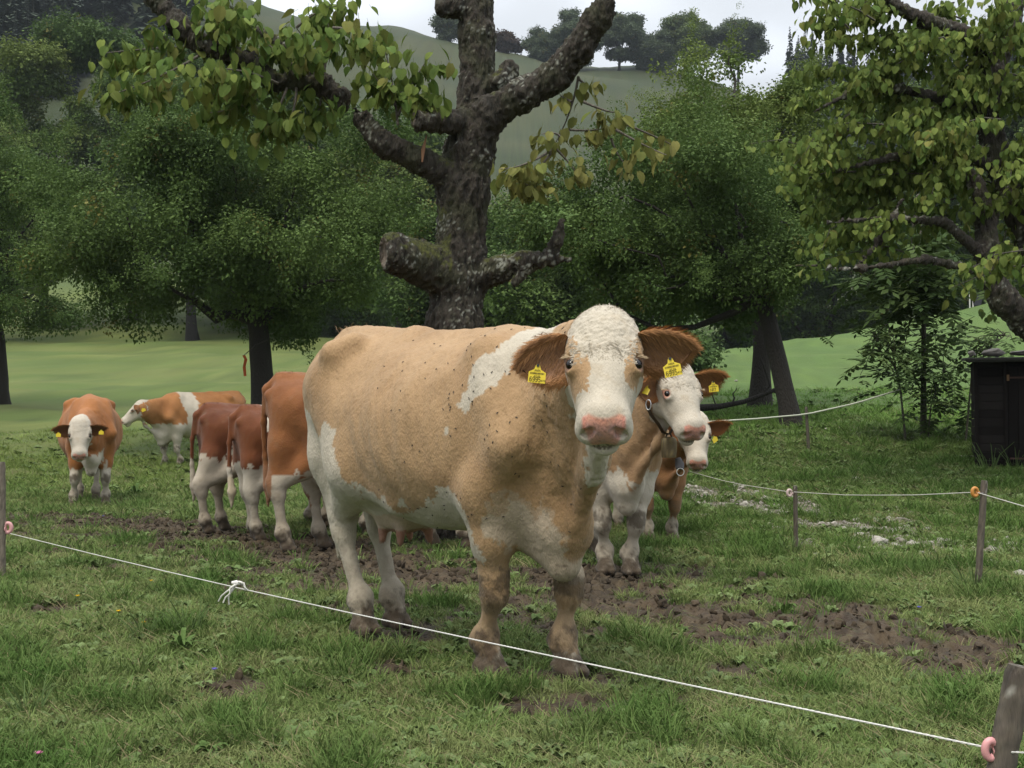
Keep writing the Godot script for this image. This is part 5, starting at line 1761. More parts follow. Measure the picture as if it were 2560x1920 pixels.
func near_trees() -> void:
	var rng := RandomNumberGenerator.new()
	rng.seed = 5
	# --- the pruned tree
	var o := thing("pruned_tree", "heavily pruned old tree with mossy stubs and lichen, behind the cows", "tree", Vector3(-0.55, gh(-0.55, -10.5), -10.5))
	var back := Transform3D(Basis(), -o.position)
	put("trunk", shifted(pruned_mb, -o.position).mesh(mats.bark), o)
	var c0 := Color(0.08, 0.135, 0.03)
	var c1 := Color(0.17, 0.215, 0.05)
	var twigs := [[430, 100, 300, 105, 225, 115, 18], [430, 120, 350, 170, 240, 205, 20], [400, 130, 350, 80, 330, 50, 8], [500, 90, 440, 70, 440, 10, 13], [560, 70, 520, 30, 480, 0, 14], [600, 180, 520, 140, 430, 150, 16], [600, 180, 560, 235, 440, 245, 18], [620, 190, 600, 250, 560, 290, 14], [640, 190, 640, 250, 610, 280, 12], [690, 190, 700, 225, 680, 250, 10], [640, 150, 600, 100, 560, 90, 14], [700, 170, 680, 110, 640, 60, 14], [700, 150, 720, 60, 700, 10, 16], [720, 60, 770, 60, 810, 90, 14], [640, 60, 680, 20, 740, 10, 12], [860, 270, 850, 170, 820, 60, 18], [860, 250, 885, 180, 930, 120, 14], [855, 230, 820, 180, 800, 150, 12], [860, 200, 900, 200, 935, 215, 12], [470, 110, 500, 60, 510, 20, 10], [560, 130, 520, 190, 480, 200, 12], [660, 180, 660, 140, 620, 130, 10],
		[1250, 165, 1235, 255, 1190, 325, 8], [1190, 325, 1130, 365, 1080, 365, 10], [1250, 170, 1275, 195, 1285, 185, 6], [1260, 220, 1330, 250, 1330, 240, 9], [1330, 260, 1420, 295, 1455, 315, 5], [1330, 280, 1400, 320, 1440, 335, 5], [1200, 320, 1230, 350, 1250, 380, 12], [1120, 380, 1130, 405, 1180, 410, 12], [1320, 300, 1330, 335, 1355, 360, 9], [1190, 330, 1160, 375, 1120, 395, 12], [1230, 280, 1280, 285, 1310, 275, 10], [1215, 300, 1200, 280, 1170, 290, 7], [1235, 220, 1215, 210, 1210, 205, 4]]
	var tm := MB.new()
	var xf := []
	var cols := PackedColorArray()
	for t in twigs:
		var dep: float = 10.0 + rng.randfn() * 0.3 if t[0] < 1000 else 10.1 + rng.randfn() * 0.15
		if t[0] > 820 and t[0] < 1000:
			dep = 10.2
		var a := dpt(t[0], t[1], lerpf(10.05, dep, 0.5))
		var b := dpt(t[2], t[3], dep)
		var c := dpt(t[4], t[5], dep + rng.randfn() * 0.15)
		var pts := PackedVector3Array()
		for k in 8:
			var w := k / 7.0
			pts.push_back(a.lerp(b, w).lerp(b.lerp(c, w), w) - o.position)
		tm.tube(pts, taper(0.014, 0.004, 8), 5, Color(0.13, 0.115, 0.095), false)
		var right: bool = t[0] > 1000
		for k in int(t[6] * (4.6 if not right else 2.2)):
			var w := 0.25 + 0.75 * pow(rng.randf(), 0.7)
			var p := pts[0].lerp(pts[3], w).lerp(pts[3].lerp(pts[7], w), w) + Vector3(rng.randfn(), rng.randfn() * 0.6, rng.randfn()) * (0.11 if not right else 0.06)
			cols = hang(xf, cols, p, Vector3(rng.randfn(), 0.1, rng.randfn() + 0.3).normalized(), 0.14 if not right else 0.135, rng, c0 if not right else Color(0.13, 0.15, 0.04), c1 if not right else Color(0.2, 0.19, 0.06))
	put("twig", tm.mesh(mats.bark), o).set_meta("kind", "stuff")
	var kinds := []
	for k in 8:
		var c := c0.lerp(Color(0.19, 0.19, 0.055), k / 7.0)
		kinds.append([leaf_mesh(1.0, 0.66, 0.15 + 0.1 * (k % 3), c, mats.leaf), c])
	var base := o.position
	leaf_parts(o, xf, cols, kinds, func(t): return in_view(Transform3D(t.basis, t.origin + base)))
	put("dead_leaf", leaf_mesh(0.12, 0.1, 0.1, Color(0.42, 0.34, 0.2), mats.leaf), o, Transform3D(Basis.from_euler(Vector3(0.3, 0.4, -1.5)), dpt(331, 176, 9.7) - base))
	var sp := MB.new()
	sp.tube(PackedVector3Array([dpt(912, 350, 10.16), dpt(914, 325, 10.17), dpt(922, 290, 10.2)]), PackedFloat32Array([0.008, 0.02, 0.003]), 6, Color(0.24, 0.125, 0.065))
	put("split_wood", shifted(sp, -base).mesh(mats.plain), o)
	# --- the big-leaved tree at the right edge
	var r := thing("broadleaf_tree", "big leaved tree hanging in from the right edge of the picture", "tree", Vector3(6.2, gh(6.2, -13.2), -13.2))
	base = r.position
	put("trunk", shifted(right_mb, -base).mesh(mats.bark), r)
	xf = []
	cols = PackedColorArray()
	tm = MB.new()
	var d0 := Color(0.08, 0.13, 0.03)
	var d1 := Color(0.18, 0.225, 0.055)
	for s in [[1800, 40, 90], [1880, 80, 100], [1990, 40, 110], [2060, 110, 110], [1960, 140, 110], [1840, 160, 90], [1800, 230, 80], [1900, 235, 110], [2010, 230, 110], [2090, 180, 90], [2190, 60, 90], [2200, 190, 90], [1790, 300, 60], [1870, 320, 100], [1960, 320, 100], [2060, 320, 90], [2160, 340, 110], [2200, 420, 90], [1760, 365, 60], [1840, 390, 80], [1940, 400, 80], [2050, 420, 70], [1780, 440, 50], [1860, 470, 60], [1960, 480, 50], [1760, 500, 35], [2110, 480, 40], [1850, 550, 40], [1730, 340, 30], [2180, 560, 40], [2190, 620, 25], [2280, 120, 100], [2300, 300, 100], [2380, 200, 100], [2290, 440, 80], [2120, 20, 80], [2400, 60, 80], [1740, 30, 30]]:
		var ctr := dpt(s[0], s[1], 12.6 + rng.randfn() * 0.45) - base
		for tw in 3:
			var a := ctr + Vector3(0.5, 0.1, -0.1) + Vector3(rng.randfn(), rng.randfn(), rng.randfn()) * 0.12
			var e := ctr + Vector3(rng.randfn() * 0.28 - 0.15, rng.randfn() * 0.22 - 0.1, rng.randfn() * 0.35)
			var pts := limb_path(a, e, Vector3(0, 0.08, 0), 6, rng, 0.012)
			tm.tube(pts, taper(0.012, 0.003, 6), 4, Color(0.09, 0.08, 0.065), false)
			for k in int(s[2] * 1.2):
				var w := pow(rng.randf(), 0.7) * 5.0
				var p := pts[mini(int(w), 4)].lerp(pts[mini(int(w), 4) + 1], w - int(w)) + Vector3(rng.randfn(), rng.randfn() * 0.7, rng.randfn()) * 0.085
				cols = hang(xf, cols, p, Vector3(rng.randfn() - 0.4, 0.1, rng.randfn() + 0.3).normalized(), 0.115, rng, d0, d1)
	put("twig", tm.mesh(mats.bark), r).set_meta("kind", "stuff")
	leaf_parts(r, xf, cols, kinds, func(t): return in_view(Transform3D(t.basis, t.origin + base)))
	# --- ash saplings beside the hut
	sapling(Vector3(0, 0, 0), rng)

func shifted(m: MB, by: Vector3) -> MB:
	for k in m.v.size():
		m.v[k] += by
	return m

func pinnate(rng_seed: int) -> ArrayMesh:
	# a compound ash leaf, along +x
	var rng := RandomNumberGenerator.new()
	rng.seed = rng_seed
	var m := MB.new()
	m.tube(PackedVector3Array([Vector3.ZERO, Vector3(0.5, 0.03, 0), Vector3(1, -0.1, 0)]), PackedFloat32Array([0.012, 0.01, 0.006]), 3, Color.WHITE, false)
	for k in 9:
		var t := 0.25 + 0.75 * (k / 2) / 4.0
		var e := -1.0 if k % 2 == 0 else 1.0
		var dir := Vector3(0.55, -0.2 - 0.2 * rng.randf(), e).normalized()
		if k == 8:
			t = 1.0
			dir = Vector3(1, -0.3, 0).normalized()
		var p := Vector3(t, 0.03 - 0.12 * t * t, 0)
		var side := dir.cross(Vector3(0, 1, 0.2 * rng.randfn())).normalized() * 0.085
		var L := 0.38 * rng.randf_range(0.85, 1.15)
		var col := Color.WHITE * rng.randf_range(0.85, 1.15)
		m.flat_tri(p, p + dir * L * 0.45 - side, p + dir * L * 0.45 + side, col)
		m.flat_tri(p + dir * L * 0.45 - side, p + dir * L, p + dir * L * 0.45 + side, col)
	return m.mesh(mats.leaf)

func sapling(_u: Vector3, rng: RandomNumberGenerator) -> void:
	var pin := pinnate(3)
	var stems := [["young ash tree with thin straight stem beside the hut", 17.4, [[1995, 952], [1995, 800], [1996, 640], [1990, 520], [1985, 420]], 0.055, 290, 0.55, Vector3(0.75, 0.9, 0.6), Vector2(1990, 600)],
		["thin bent ash sapling left of the taller one", 17.0, [[1958, 945], [1946, 850], [1930, 770], [1918, 700]], 0.022, 80, 0.4, Vector3(0.55, 0.45, 0.4), Vector2(1905, 760)],
		["low ash shoots at the foot of the young ash tree", 17.2, [[2002, 955], [2012, 870], [2040, 800]], 0.018, 110, 0.42, Vector3(0.5, 0.65, 0.4), Vector2(2030, 820)],
		["leafy shoot sticking out behind the hut roof", 17.0, [[2085, 990], [2100, 800], [2150, 740], [2170, 725]], 0.018, 32, 0.38, Vector3(0.42, 0.12, 0.3), Vector2(2140, 745)]]
	for s in stems:
		var d: float = s[1]
		var p0 := dpt(s[2][0][0], s[2][0][1], d)
		p0.y = gh(p0.x, p0.z)
		var o := thing("ash_sapling", s[0], "sapling", p0, 0.0, "young ashes beside the hut")
		var pts := PackedVector3Array([Vector3(0, -0.1, 0)])
		for k in range(1, s[2].size()):
			pts.push_back(dpt(s[2][k][0], s[2][k][1], d) - p0)
		var m := MB.new()
		m.tube(pts, taper(s[3], s[3] * 0.25, pts.size()), 8, Color(0.09, 0.085, 0.06), true)
		var xf := []
		var cols := PackedColorArray()
		var ctr := dpt(s[7].x, s[7].y, d) - p0
		var nodes := []
		for k in 16:
			var w := 1.0 + rng.randf() * (pts.size() - 1.001)
			w = minf(w, pts.size() - 1.001)
			var st := pts[int(w)].lerp(pts[int(w) + 1], w - int(w)) if int(w) + 1 < pts.size() else pts[-1]
			var e: Vector3 = ctr + Vector3(rng.randfn(), rng.randfn(), rng.randfn()) * 0.6 * s[6]
			m.tube(limb_path(st, e, Vector3(0, 0.1, 0), 5, rng, 0.02), taper(s[3] * 0.3 + 0.004, 0.004, 5), 4, Color(0.09, 0.085, 0.06), false)
			nodes.append(e)
		put("stem", m.mesh(mats.bark), o)
		for k in int(s[4]):
			var p: Vector3 = ctr + Vector3(rng.randfn(), rng.randfn(), rng.randfn()) * 0.62 * s[6]
			if rng.randf() < 0.6:
				p = nodes[rng.randi() % nodes.size()] + Vector3(rng.randfn(), rng.randfn(), rng.randfn()) * 0.16
			var a := rng.randf() * TAU
			var sc: float = s[5] * rng.randf_range(0.6, 1.1)
			xf.append(Transform3D(Basis(Vector3.UP, a) * Basis(Vector3.BACK, rng.randf_range(-0.7, 0.35)) * Basis.from_scale(Vector3.ONE * sc), p))
			cols.push_back(Color(0.045, 0.08, 0.025).lerp(Color(0.085, 0.125, 0.04), rng.randf()))
		scatter("foliage", pin, xf, cols, o)
# ---------------------------------------------------------------- fence, hut, bells, tags and small things
func post(label: String, top: Vector3, foot: Vector3, w: float, col: Color, seed_: int) -> Node3D:
	var o := thing("fence_post", label, "post", foot, 0.0, "wooden posts of the rope fence")
	var m := MB.new()
	var nn := noise(seed_, 14.0, 3)
	var ax := (top - foot)
	var pts := PackedVector3Array()
	var rr := PackedFloat32Array()
	for k in 40:
		pts.push_back(ax * lerpf(-0.25, 1.0, k / 39.0))
		rr.push_back(w * 0.5)
	rr[39] = w * 0.42
	m.tube(pts, rr, 14, col, true, 0.16, nn)
	for k in m.v.size():
		var q := m.v[k]
		var g := nn.get_noise_3d(q.x * 6.0, q.y * 0.6, q.z * 6.0)
		m.c[k] = col * (1.0 + 0.75 * g + 0.35 * nn.get_noise_3d(q.x * 20.0, q.y * 1.5, q.z * 20.0))
		if nn.get_noise_3dv(q * 1.7 + Vector3(4, 4, 4)) > 0.28 and q.y > ax.y * 0.9:
			m.c[k] = Color(0.3, 0.29, 0.25)
	put("shaft", m.mesh(mats.wood), o)
	return o

func rope(called: String, label: String, cat: String, pts: PackedVector3Array, r: float, col: Color, twist: bool) -> Node3D:
	var o := thing(called, label, cat, pts[0], 0.0)
	var p0 := pts[0]
	# resample with a little sag already in pts
	var cu := Curve3D.new()
	for p in pts:
		cu.add_point(p - p0)
	var L := cu.get_baked_length()
	var n := int(L / (0.05 if twist else 0.25)) + 2
	if twist:
		for s in 3:
			var q := PackedVector3Array()
			var rr := PackedFloat32Array()
			for k in n * 3:
				var t := L * k / (n * 3 - 1.0)
				var a := t * 260.0 + TAU * s / 3.0
				q.push_back(cu.sample_baked(t) + Vector3(0, cos(a), sin(a)) * r * 0.5)
				rr.push_back(r * 0.62)
			var m := MB.new()
			m.tube(q, rr, 5, col, false)
			put("strand", m.mesh(mats.plain), o)
	else:
		var q := PackedVector3Array()
		var rr := PackedFloat32Array()
		for k in n:
			q.push_back(cu.sample_baked(L * k / (n - 1.0)))
			rr.push_back(r)
		var m := MB.new()
		m.tube(q, rr, 5, col, false)
		put("line", m.mesh(mats.plain), o)
	return o

func insulator(label: String, at_: Vector3, size: float, col: Color, turn: float) -> void:
	# ring insulator: a ribbed ring with a neck and a screw into the post
	var o := thing("insulator", label, "insulator", at_, turn, "ring insulators of the fence")
	var m := MB.new()
	var q := PackedVector3Array()
	var rr := PackedFloat32Array()
	for k in 19:
		var a := TAU * k / 18.0 * 0.93 + 0.4
		q.push_back(Vector3(cos(a) * size * 0.3, sin(a) * size * 0.42, sin(a * 0.5) * size * 0.18))
		rr.push_back(size * 0.19)
	m.tube(q, rr, 8, col)
	put("ring", m.mesh(mats.plastic), o)
	m = MB.new()
	for k in 4:
		var x := size * (0.1 + 0.12 * k)
		m.tube(PackedVector3Array([Vector3(x, -size * 0.1, 0), Vector3(x + size * 0.07, -size * 0.1, 0)]), PackedFloat32Array([size * (0.26 if k % 2 == 0 else 0.2)] + [size * (0.26 if k % 2 == 0 else 0.2)]), 10, col * 0.9)
	put("neck", m.mesh(mats.plastic), o)
	m = MB.new()
	m.tube(PackedVector3Array([Vector3(size * 0.5, -size * 0.1, 0), Vector3(size * 0.95, -size * 0.1, 0)]), PackedFloat32Array([size * 0.06, size * 0.06]), 6, Color(0.2, 0.19, 0.18))
	put("screw", m.mesh(mats.metal), o)

func on_ground(px: float, py: float) -> Vector3:
	# where the line of sight through that pixel meets the near, level ground
	var d := 1.07 * 2800.0 / (py - 1054.0)
	var p := at(px, py, d)
	p.y = surf(p.x, p.z)
	return p

func fence() -> void:
	var wood := Color(0.095, 0.08, 0.062)
	var nr_top := at(2552, 1666, 2.4)
	var nr_low := at(2500, 1925, 2.4)
	var dirv := (nr_low - nr_top).normalized()
	var nr_foot := nr_top + dirv * (nr_top.y / -dirv.y)
	post("weathered grey post leaning in at the bottom right corner", nr_top, nr_foot, 0.058, wood, 1)
	var lf := at(4, 1446, 7.66)
	lf.y = 0.0
	post("thin pale post cut by the left edge of the picture", at(3, 1155, 7.66), lf, 0.055, wood * 1.7, 2)
	var rf := at(2444, 1476, 7.1)
	rf.y = gh(rf.x, rf.z)
	post("thin brown post with orange insulator in front of the hut", at(2461, 1201, 7.1), rf, 0.042, wood * 1.1, 3)
	var mf := at(1990, 1382, 9.3)
	mf.y = gh(mf.x, mf.z)
	post("short brown post at the start of the stony track", at(1988, 1214, 9.3), mf, 0.036, wood * 0.9, 4)
	var ff := at(2022, 1112, 16.2)
	ff.y = gh(ff.x, ff.z)
	post("far grey post beside the leaning tree trunk", at(2015, 1016, 16.2), ff, 0.045, wood, 5)
	# near rope
	var a := at(26, 1334, 7.64)
	var b := at(2462, 1868, 2.4)
	var pts := PackedVector3Array()
	for k in 9:
		var t := k / 8.0
		pts.push_back(a.lerp(b, t) - Vector3(0, 0.02 * sin(PI * t), 0))
	rope("fence_rope", "white twisted rope running across the whole foreground", "rope", pts, 0.0025, Color(0.62, 0.61, 0.58), true)
	rope("fence_rope", "white rope leaving the corner post to the right", "rope", PackedVector3Array([at(2520, 1880, 2.38), at(2620, 1884, 2.3)]), 0.0025, Color(0.62, 0.61, 0.58), true)
	insulator("pink ring insulator on the corner post", at(2474, 1872, 2.4), 0.044, Color(0.62, 0.3, 0.3), 0.0)
	insulator("pink ring insulator on the left edge post", at(18, 1320, 7.66), 0.075, Color(0.6, 0.32, 0.31), PI)
	insulator("orange ring insulator in front of the hut", at(2436, 1230, 7.08), 0.06, Color(0.5, 0.22, 0.05), 0.0)
	insulator("pale ring insulator on the short post", at(1973, 1232, 9.3), 0.06, Color(0.55, 0.42, 0.4), 0.0)
	# rear wires
	var w := Color(0.5, 0.49, 0.44)
	rope("fence_wire", "thin wire from behind the cows to the short post", "wire", PackedVector3Array([at(1560, 1130, 10.8), at(1700, 1172, 10.2), at(1830, 1208, 9.8), at(1975, 1230, 9.3)]), 0.003, w, false)
	rope("fence_wire", "thin wire between the short post and the hut post", "wire", PackedVector3Array([at(1985, 1230, 9.28), at(2120, 1238, 8.6), at(2280, 1238, 7.8), at(2432, 1231, 7.08)]), 0.003, w, false)
	rope("fence_wire", "thin wire leaving the hut post towards the right edge", "wire", PackedVector3Array([at(2445, 1232, 7.05), at(2560, 1266, 6.4), at(2680, 1300, 5.9)]), 0.003, w, false)
	rope("fence_tape", "pale fence tape past the leaning trunk to the saplings", "tape", PackedVector3Array([at(1640, 1060, 15.0), at(1760, 1055, 15.3), at(1890, 1047, 15.8), at(2015, 1036, 16.15), at(2140, 1008, 16.6), at(2250, 974, 16.9)]), 0.012, Color(0.5, 0.52, 0.42), false)
	# frayed string knotted on the rope
	var kn := thing("rope_knot", "frayed white string knotted onto the rope", "knot", at(590, 1458, 4.98))
	var rng := RandomNumberGenerator.new()
	rng.seed = 3
	for k in 5:
		var m := MB.new()
		var e := Vector3(-0.02 - 0.07 * rng.randf(), -0.04 - 0.06 * rng.randf(), 0.02 * rng.randfn())
		if k > 2:
			e = Vector3(0.05, -0.02 - 0.02 * rng.randf(), 0.01)
		m.tube(limb_path(Vector3(0.01, 0.0, 0), e, Vector3(0, 0.015, 0.01), 6, rng, 0.004), taper(0.007, 0.003, 6), 5, Color(0.66, 0.65, 0.6))
		put("string", m.mesh(mats.plain), kn)
	var m2 := MB.new()
	m2.tube(PackedVector3Array([Vector3(-0.02, 0.003, 0), Vector3(0, 0.002, 0), Vector3(0.02, -0.004, 0)]), PackedFloat32Array([0.005, 0.012, 0.005]), 6, Color(0.68, 0.67, 0.63))
	put("loop", m2.mesh(mats.plain), kn)

func hut() -> void:
	var x0 := 6.21
	var zf := -15.0
	var y0 := gh(6.5, -15.0) - 0.08
	var o := thing("hut", "small black wooden hut with stones on its roof", "hut", Vector3(x0, y0, zf), -0.35)
	var rng := RandomNumberGenerator.new()
	rng.seed = 12
	var tones := []
	for k in 4:
		var m := StandardMaterial3D.new()
		m.albedo_color = (Color(0.012, 0.0105, 0.010) * (1.0 + 0.35 * k)).linear_to_srgb()
		m.roughness = 0.9
		m.metallic_specular = 0.15
		tones.append(m)
	var W := 1.6
	var D := 1.2
	var Hh := 1.52
	var shell := MB.new()
	shell.box(Vector3(W * 0.5, Hh * 0.5, -D * 0.5 - 0.01), Vector3(W * 0.5 - 0.03, Hh * 0.5 - 0.02, D * 0.5 - 0.03), Color(0.01, 0.009, 0.008))
	put("inner_frame", shell.mesh(mats.plain), o)
	var bh := 0.112
	for k in 13:
		var y := 0.06 + bh * (k + 0.5)
		for s in [[0.19, 0.17, 0], [1.37, 0.21, 0], [0, 0.58, 1]]:
			var m := MB.new()
			var tilt := Basis(Vector3(1, 0, 0), 0.08) if s[2] == 0 else Basis(Vector3(0, 0, 1), 0.08)
			if s[2] == 0:
				m.bevel_box(Vector3(s[0], y, -0.012 + rng.randf() * 0.004), Vector3(s[1], bh * 0.5 - 0.003, 0.012), 0.004, Color.WHITE, tilt)
			else:
				m.bevel_box(Vector3(-0.002 + rng.randf() * 0.004, y, -D * 0.5), Vector3(0.012, bh * 0.5 - 0.003, s[1]), 0.004, Color.WHITE, tilt)
			put("board", m.mesh(tones[rng.randi() % 4]), o)
	for cx in [0.008, 0.37, 1.16, 1.59]:
		var m := MB.new()
		m.bevel_box(Vector3(cx, Hh * 0.5, 0.006), Vector3(0.022, Hh * 0.5, 0.018), 0.004, Color.WHITE)
		put("corner_post", m.mesh(tones[1]), o)
	var door := Node3D.new()
	door.name = "door"
	o.add_child(door)
	for k in 6:
		var m := MB.new()
		m.bevel_box(Vector3(0.46 + 0.126 * k, Hh * 0.5 - 0.02, 0.006 + rng.randf() * 0.004), Vector3(0.061, Hh * 0.5 - 0.08, 0.012), 0.004, Color.WHITE)
		put("plank", m.mesh(tones[rng.randi() % 4]), door)
	var hm := MB.new()
	hm.bevel_box(Vector3(0.4, 1.27, 0.024), Vector3(0.016, 0.04, 0.004), 0.002, Color(0.2, 0.12, 0.06))
	hm.bevel_box(Vector3(0.51, 1.27, 0.024), Vector3(0.1, 0.012, 0.004), 0.002, Color(0.06, 0.03, 0.02))
	put("hinge", hm.mesh(mats.plain), door)
	hm = MB.new()
	hm.bevel_box(Vector3(0.51, 0.2, 0.024), Vector3(0.1, 0.012, 0.004), 0.002, Color(0.06, 0.03, 0.02))
	put("hinge", hm.mesh(mats.plain), door)
	var r := MB.new()
	r.bevel_box(Vector3(W * 0.5, Hh + 0.03, -D * 0.5 + 0.05), Vector3(W * 0.5 + 0.13, 0.02, D * 0.5 + 0.14), 0.006, Color(0.022, 0.02, 0.018), Basis(Vector3(1, 0, 0), 0.05))
	put("roof", r.mesh(mats.plain), o)
	r = MB.new()
	r.bevel_box(Vector3(W * 0.5, Hh - 0.015, 0.17), Vector3(W * 0.5 + 0.1, 0.03, 0.012), 0.004, Color(0.018, 0.016, 0.015))
	put("fascia", r.mesh(mats.plain), o)
	for s in [["long grey stone on the left of the hut roof", Vector3(0.24, 0.0, 0.0), Vector3(0.15, 0.055, 0.1), 5], ["flat grey stone on the right of the hut roof", Vector3(0.6, 0, 0.0), Vector3(0.17, 0.038, 0.11), 6], ["small pale stone at the left end of the hut roof", Vector3(-0.04, 0.0, 0.05), Vector3(0.05, 0.04, 0.05), 7]]:
		var st := thing("roof_stone", s[0], "stone", o.transform * (Vector3(0, Hh + 0.05 + s[2].y * 0.8, -0.05) + s[1]), 0.0, "stones on the hut roof")
		put("stone", rock(s[3], Color(0.13, 0.12, 0.11)), st, Transform3D(Basis.from_scale(s[2]), Vector3.ZERO))
	var ins := thing("insulator", "white round insulator on the hut wall", "insulator", at(2553, 1136, 14.96), 0.0, "ring insulators of the fence")
	var m3 := MB.new()
	m3.tube(PackedVector3Array([Vector3(0, 0, -0.03), Vector3(0, 0, 0.0), Vector3(0, 0, 0.03)]), PackedFloat32Array([0.02, 0.034, 0.026]), 12, Color(0.7, 0.69, 0.66))
	put("knob", m3.mesh(mats.plastic), ins)
	m3 = MB.new()
	m3.tube(PackedVector3Array([Vector3(0.02, 0, 0.0), Vector3(0.07, 0.0, 0.01)]), PackedFloat32Array([0.016, 0.012]), 8, Color(0.7, 0.69, 0.66))
	put("arm", m3.mesh(mats.plastic), ins)
	var bd := thing("loose_board", "pale weathered board lying on bare soil beside the hut", "board", at(2420, 1115, 15.6) + Vector3(0, 0.02, 0), 0.3)
	bd.position.y = gh(bd.position.x, bd.position.z) + 0.04
	var m4 := MB.new()
	m4.bevel_box(Vector3.ZERO, Vector3(0.16, 0.012, 0.07), 0.004, Color(0.25, 0.23, 0.2))
	put("board", m4.mesh(mats.wood), bd)

func rock(seed_: int, col: Color) -> ArrayMesh:
	var s := SphereMesh.new()
	s.radial_segments = 14
	s.rings = 8
	s.radius = 1.0
	s.height = 2.0
	var a := s.surface_get_arrays(0)
	var nn := noise(seed_, 0.8, 3)
	var m := MB.new()
	for p in a[Mesh.ARRAY_VERTEX]:
		var k := 1.0 + 0.6 * nn.get_noise_3dv(p * 1.2) + 0.25 * nn.get_noise_3dv(p * 3.0)
		var q: Vector3 = p * k
		# flatten into facets
		for e in [Vector3(0.8, 0.5, 0.2), Vector3(-0.6, 0.7, 0.4), Vector3(0.1, 0.9, -0.5), Vector3(-0.3, -0.2, 0.9), Vector3(0.5, 0.1, 0.8)]:
			var f: Vector3 = e.normalized()
			var over := q.dot(f) - 0.78
			if over > 0:
				q -= f * over * 0.85
		m.vert(q, p, col * (1.0 + 0.35 * nn.get_noise_3dv(p * 4.0)))
	m.i = a[Mesh.ARRAY_INDEX]
	Field.smooth_normals(m)
	return m.mesh(mats.stone)

func text(s: String, size: float, depth: float, col: Color) -> TextMesh:
	var t := TextMesh.new()
	t.text = s
	var fnt := SystemFont.new()
	fnt.font_names = PackedStringArray(["Droid Sans"])
	t.font = fnt
	t.font_size = 32
	t.pixel_size = size / 32.0
	t.depth = depth
	var m := StandardMaterial3D.new()
	m.albedo_color = col
	m.roughness = 0.8
	t.material = m
	return t

func ear_tag(cow: Node3D, where: Vector3, face: Vector3, roll: float, size: float, number: String, small: String) -> void:
	# where: world point of the tag's middle; face: world direction it looks
	var o := Node3D.new()
	o.name = "ear_tag"
	cow.add_child(o, true)
	var z := face.normalized()
	var x := Vector3.UP.cross(z).normalized()
	var b := Basis(x, z.cross(x), z) * Basis(Vector3.BACK, roll)
	o.global_transform = Transform3D(b.scaled(Vector3.ONE * size), where)
	var prof := PackedVector2Array([Vector2(-0.5, -0.52), Vector2(0.5, -0.52), Vector2(0.5, 0.1), Vector2(0.2, 0.26), Vector2(0.12, 0.5), Vector2(0.06, 0.58), Vector2(-0.06, 0.58), Vector2(-0.12, 0.5), Vector2(-0.2, 0.26), Vector2(-0.5, 0.1)])
	var m := MB.new()
	var col := Color(0.72, 0.55, 0.035)
	for e in [-1.0, 1.0]:
		var ids := Geometry2D.triangulate_polygon(prof)
		var f := m.v.size()
		for p in prof:
			m.vert(Vector3(p.x, p.y, e * 0.02 - 0.06 * p.x * p.x), Vector3(0, 0, e), col)
		for k in range(0, ids.size(), 3):
			if e > 0:
				m.tri(f + ids[k], f + ids[k + 2], f + ids[k + 1])
			else:
				m.tri(f + ids[k], f + ids[k + 1], f + ids[k + 2])
	for k in prof.size():
		var p := prof[k]
		var q := prof[(k + 1) % prof.size()]
		m.flat_quad(Vector3(p.x, p.y, -0.02 - 0.06 * p.x * p.x), Vector3(p.x, p.y, 0.02 - 0.06 * p.x * p.x), Vector3(q.x, q.y, 0.02 - 0.06 * q.x * q.x), Vector3(q.x, q.y, -0.02 - 0.06 * q.x * q.x), col)
	put("plate", m.mesh(mats.plastic), o)
	m = MB.new()
	m.tube(PackedVector3Array([Vector3(0, 0.5, -0.1), Vector3(0, 0.5, 0.08)]), PackedFloat32Array([0.1, 0.09]), 10, Color(0.02, 0.02, 0.02))
	put("rivet", m.mesh(mats.plastic), o)
	if number == "":
		return
	var ink := Color(0.08, 0.07, 0.03)
	put("lettering", text(number, 0.36, 0.01, ink), o, Transform3D(Basis.from_scale(Vector3(0.86, 1.05, 1)), Vector3(-0.1, -0.33, 0.022)))
	put("lettering", text(small, 0.17, 0.01, ink), o, Transform3D(Basis(), Vector3(0.385, -0.37, 0.014)))
	put("lettering", text("AT 03", 0.15, 0.01, ink), o, Transform3D(Basis(), Vector3(0, -0.14, 0.024)))
	put("lettering", text("AMA", 0.17, 0.01, ink), o, Transform3D(Basis(), Vector3(0, 0.2, 0.024)))
	m = MB.new()
	var rng := RandomNumberGenerator.new()
	rng.seed = 8
	for k in 22:
		var x0 := -0.4 + 0.8 * k / 21.0
		m.box(Vector3(x0, 0.03, 0.022 - 0.06 * x0 * x0), Vector3(0.006 + 0.006 * rng.randf(), 0.055, 0.003), Color(0.02, 0.018, 0.01))
	put("barcode", m.mesh(mats.plain), o).set_meta("kind", "stuff")

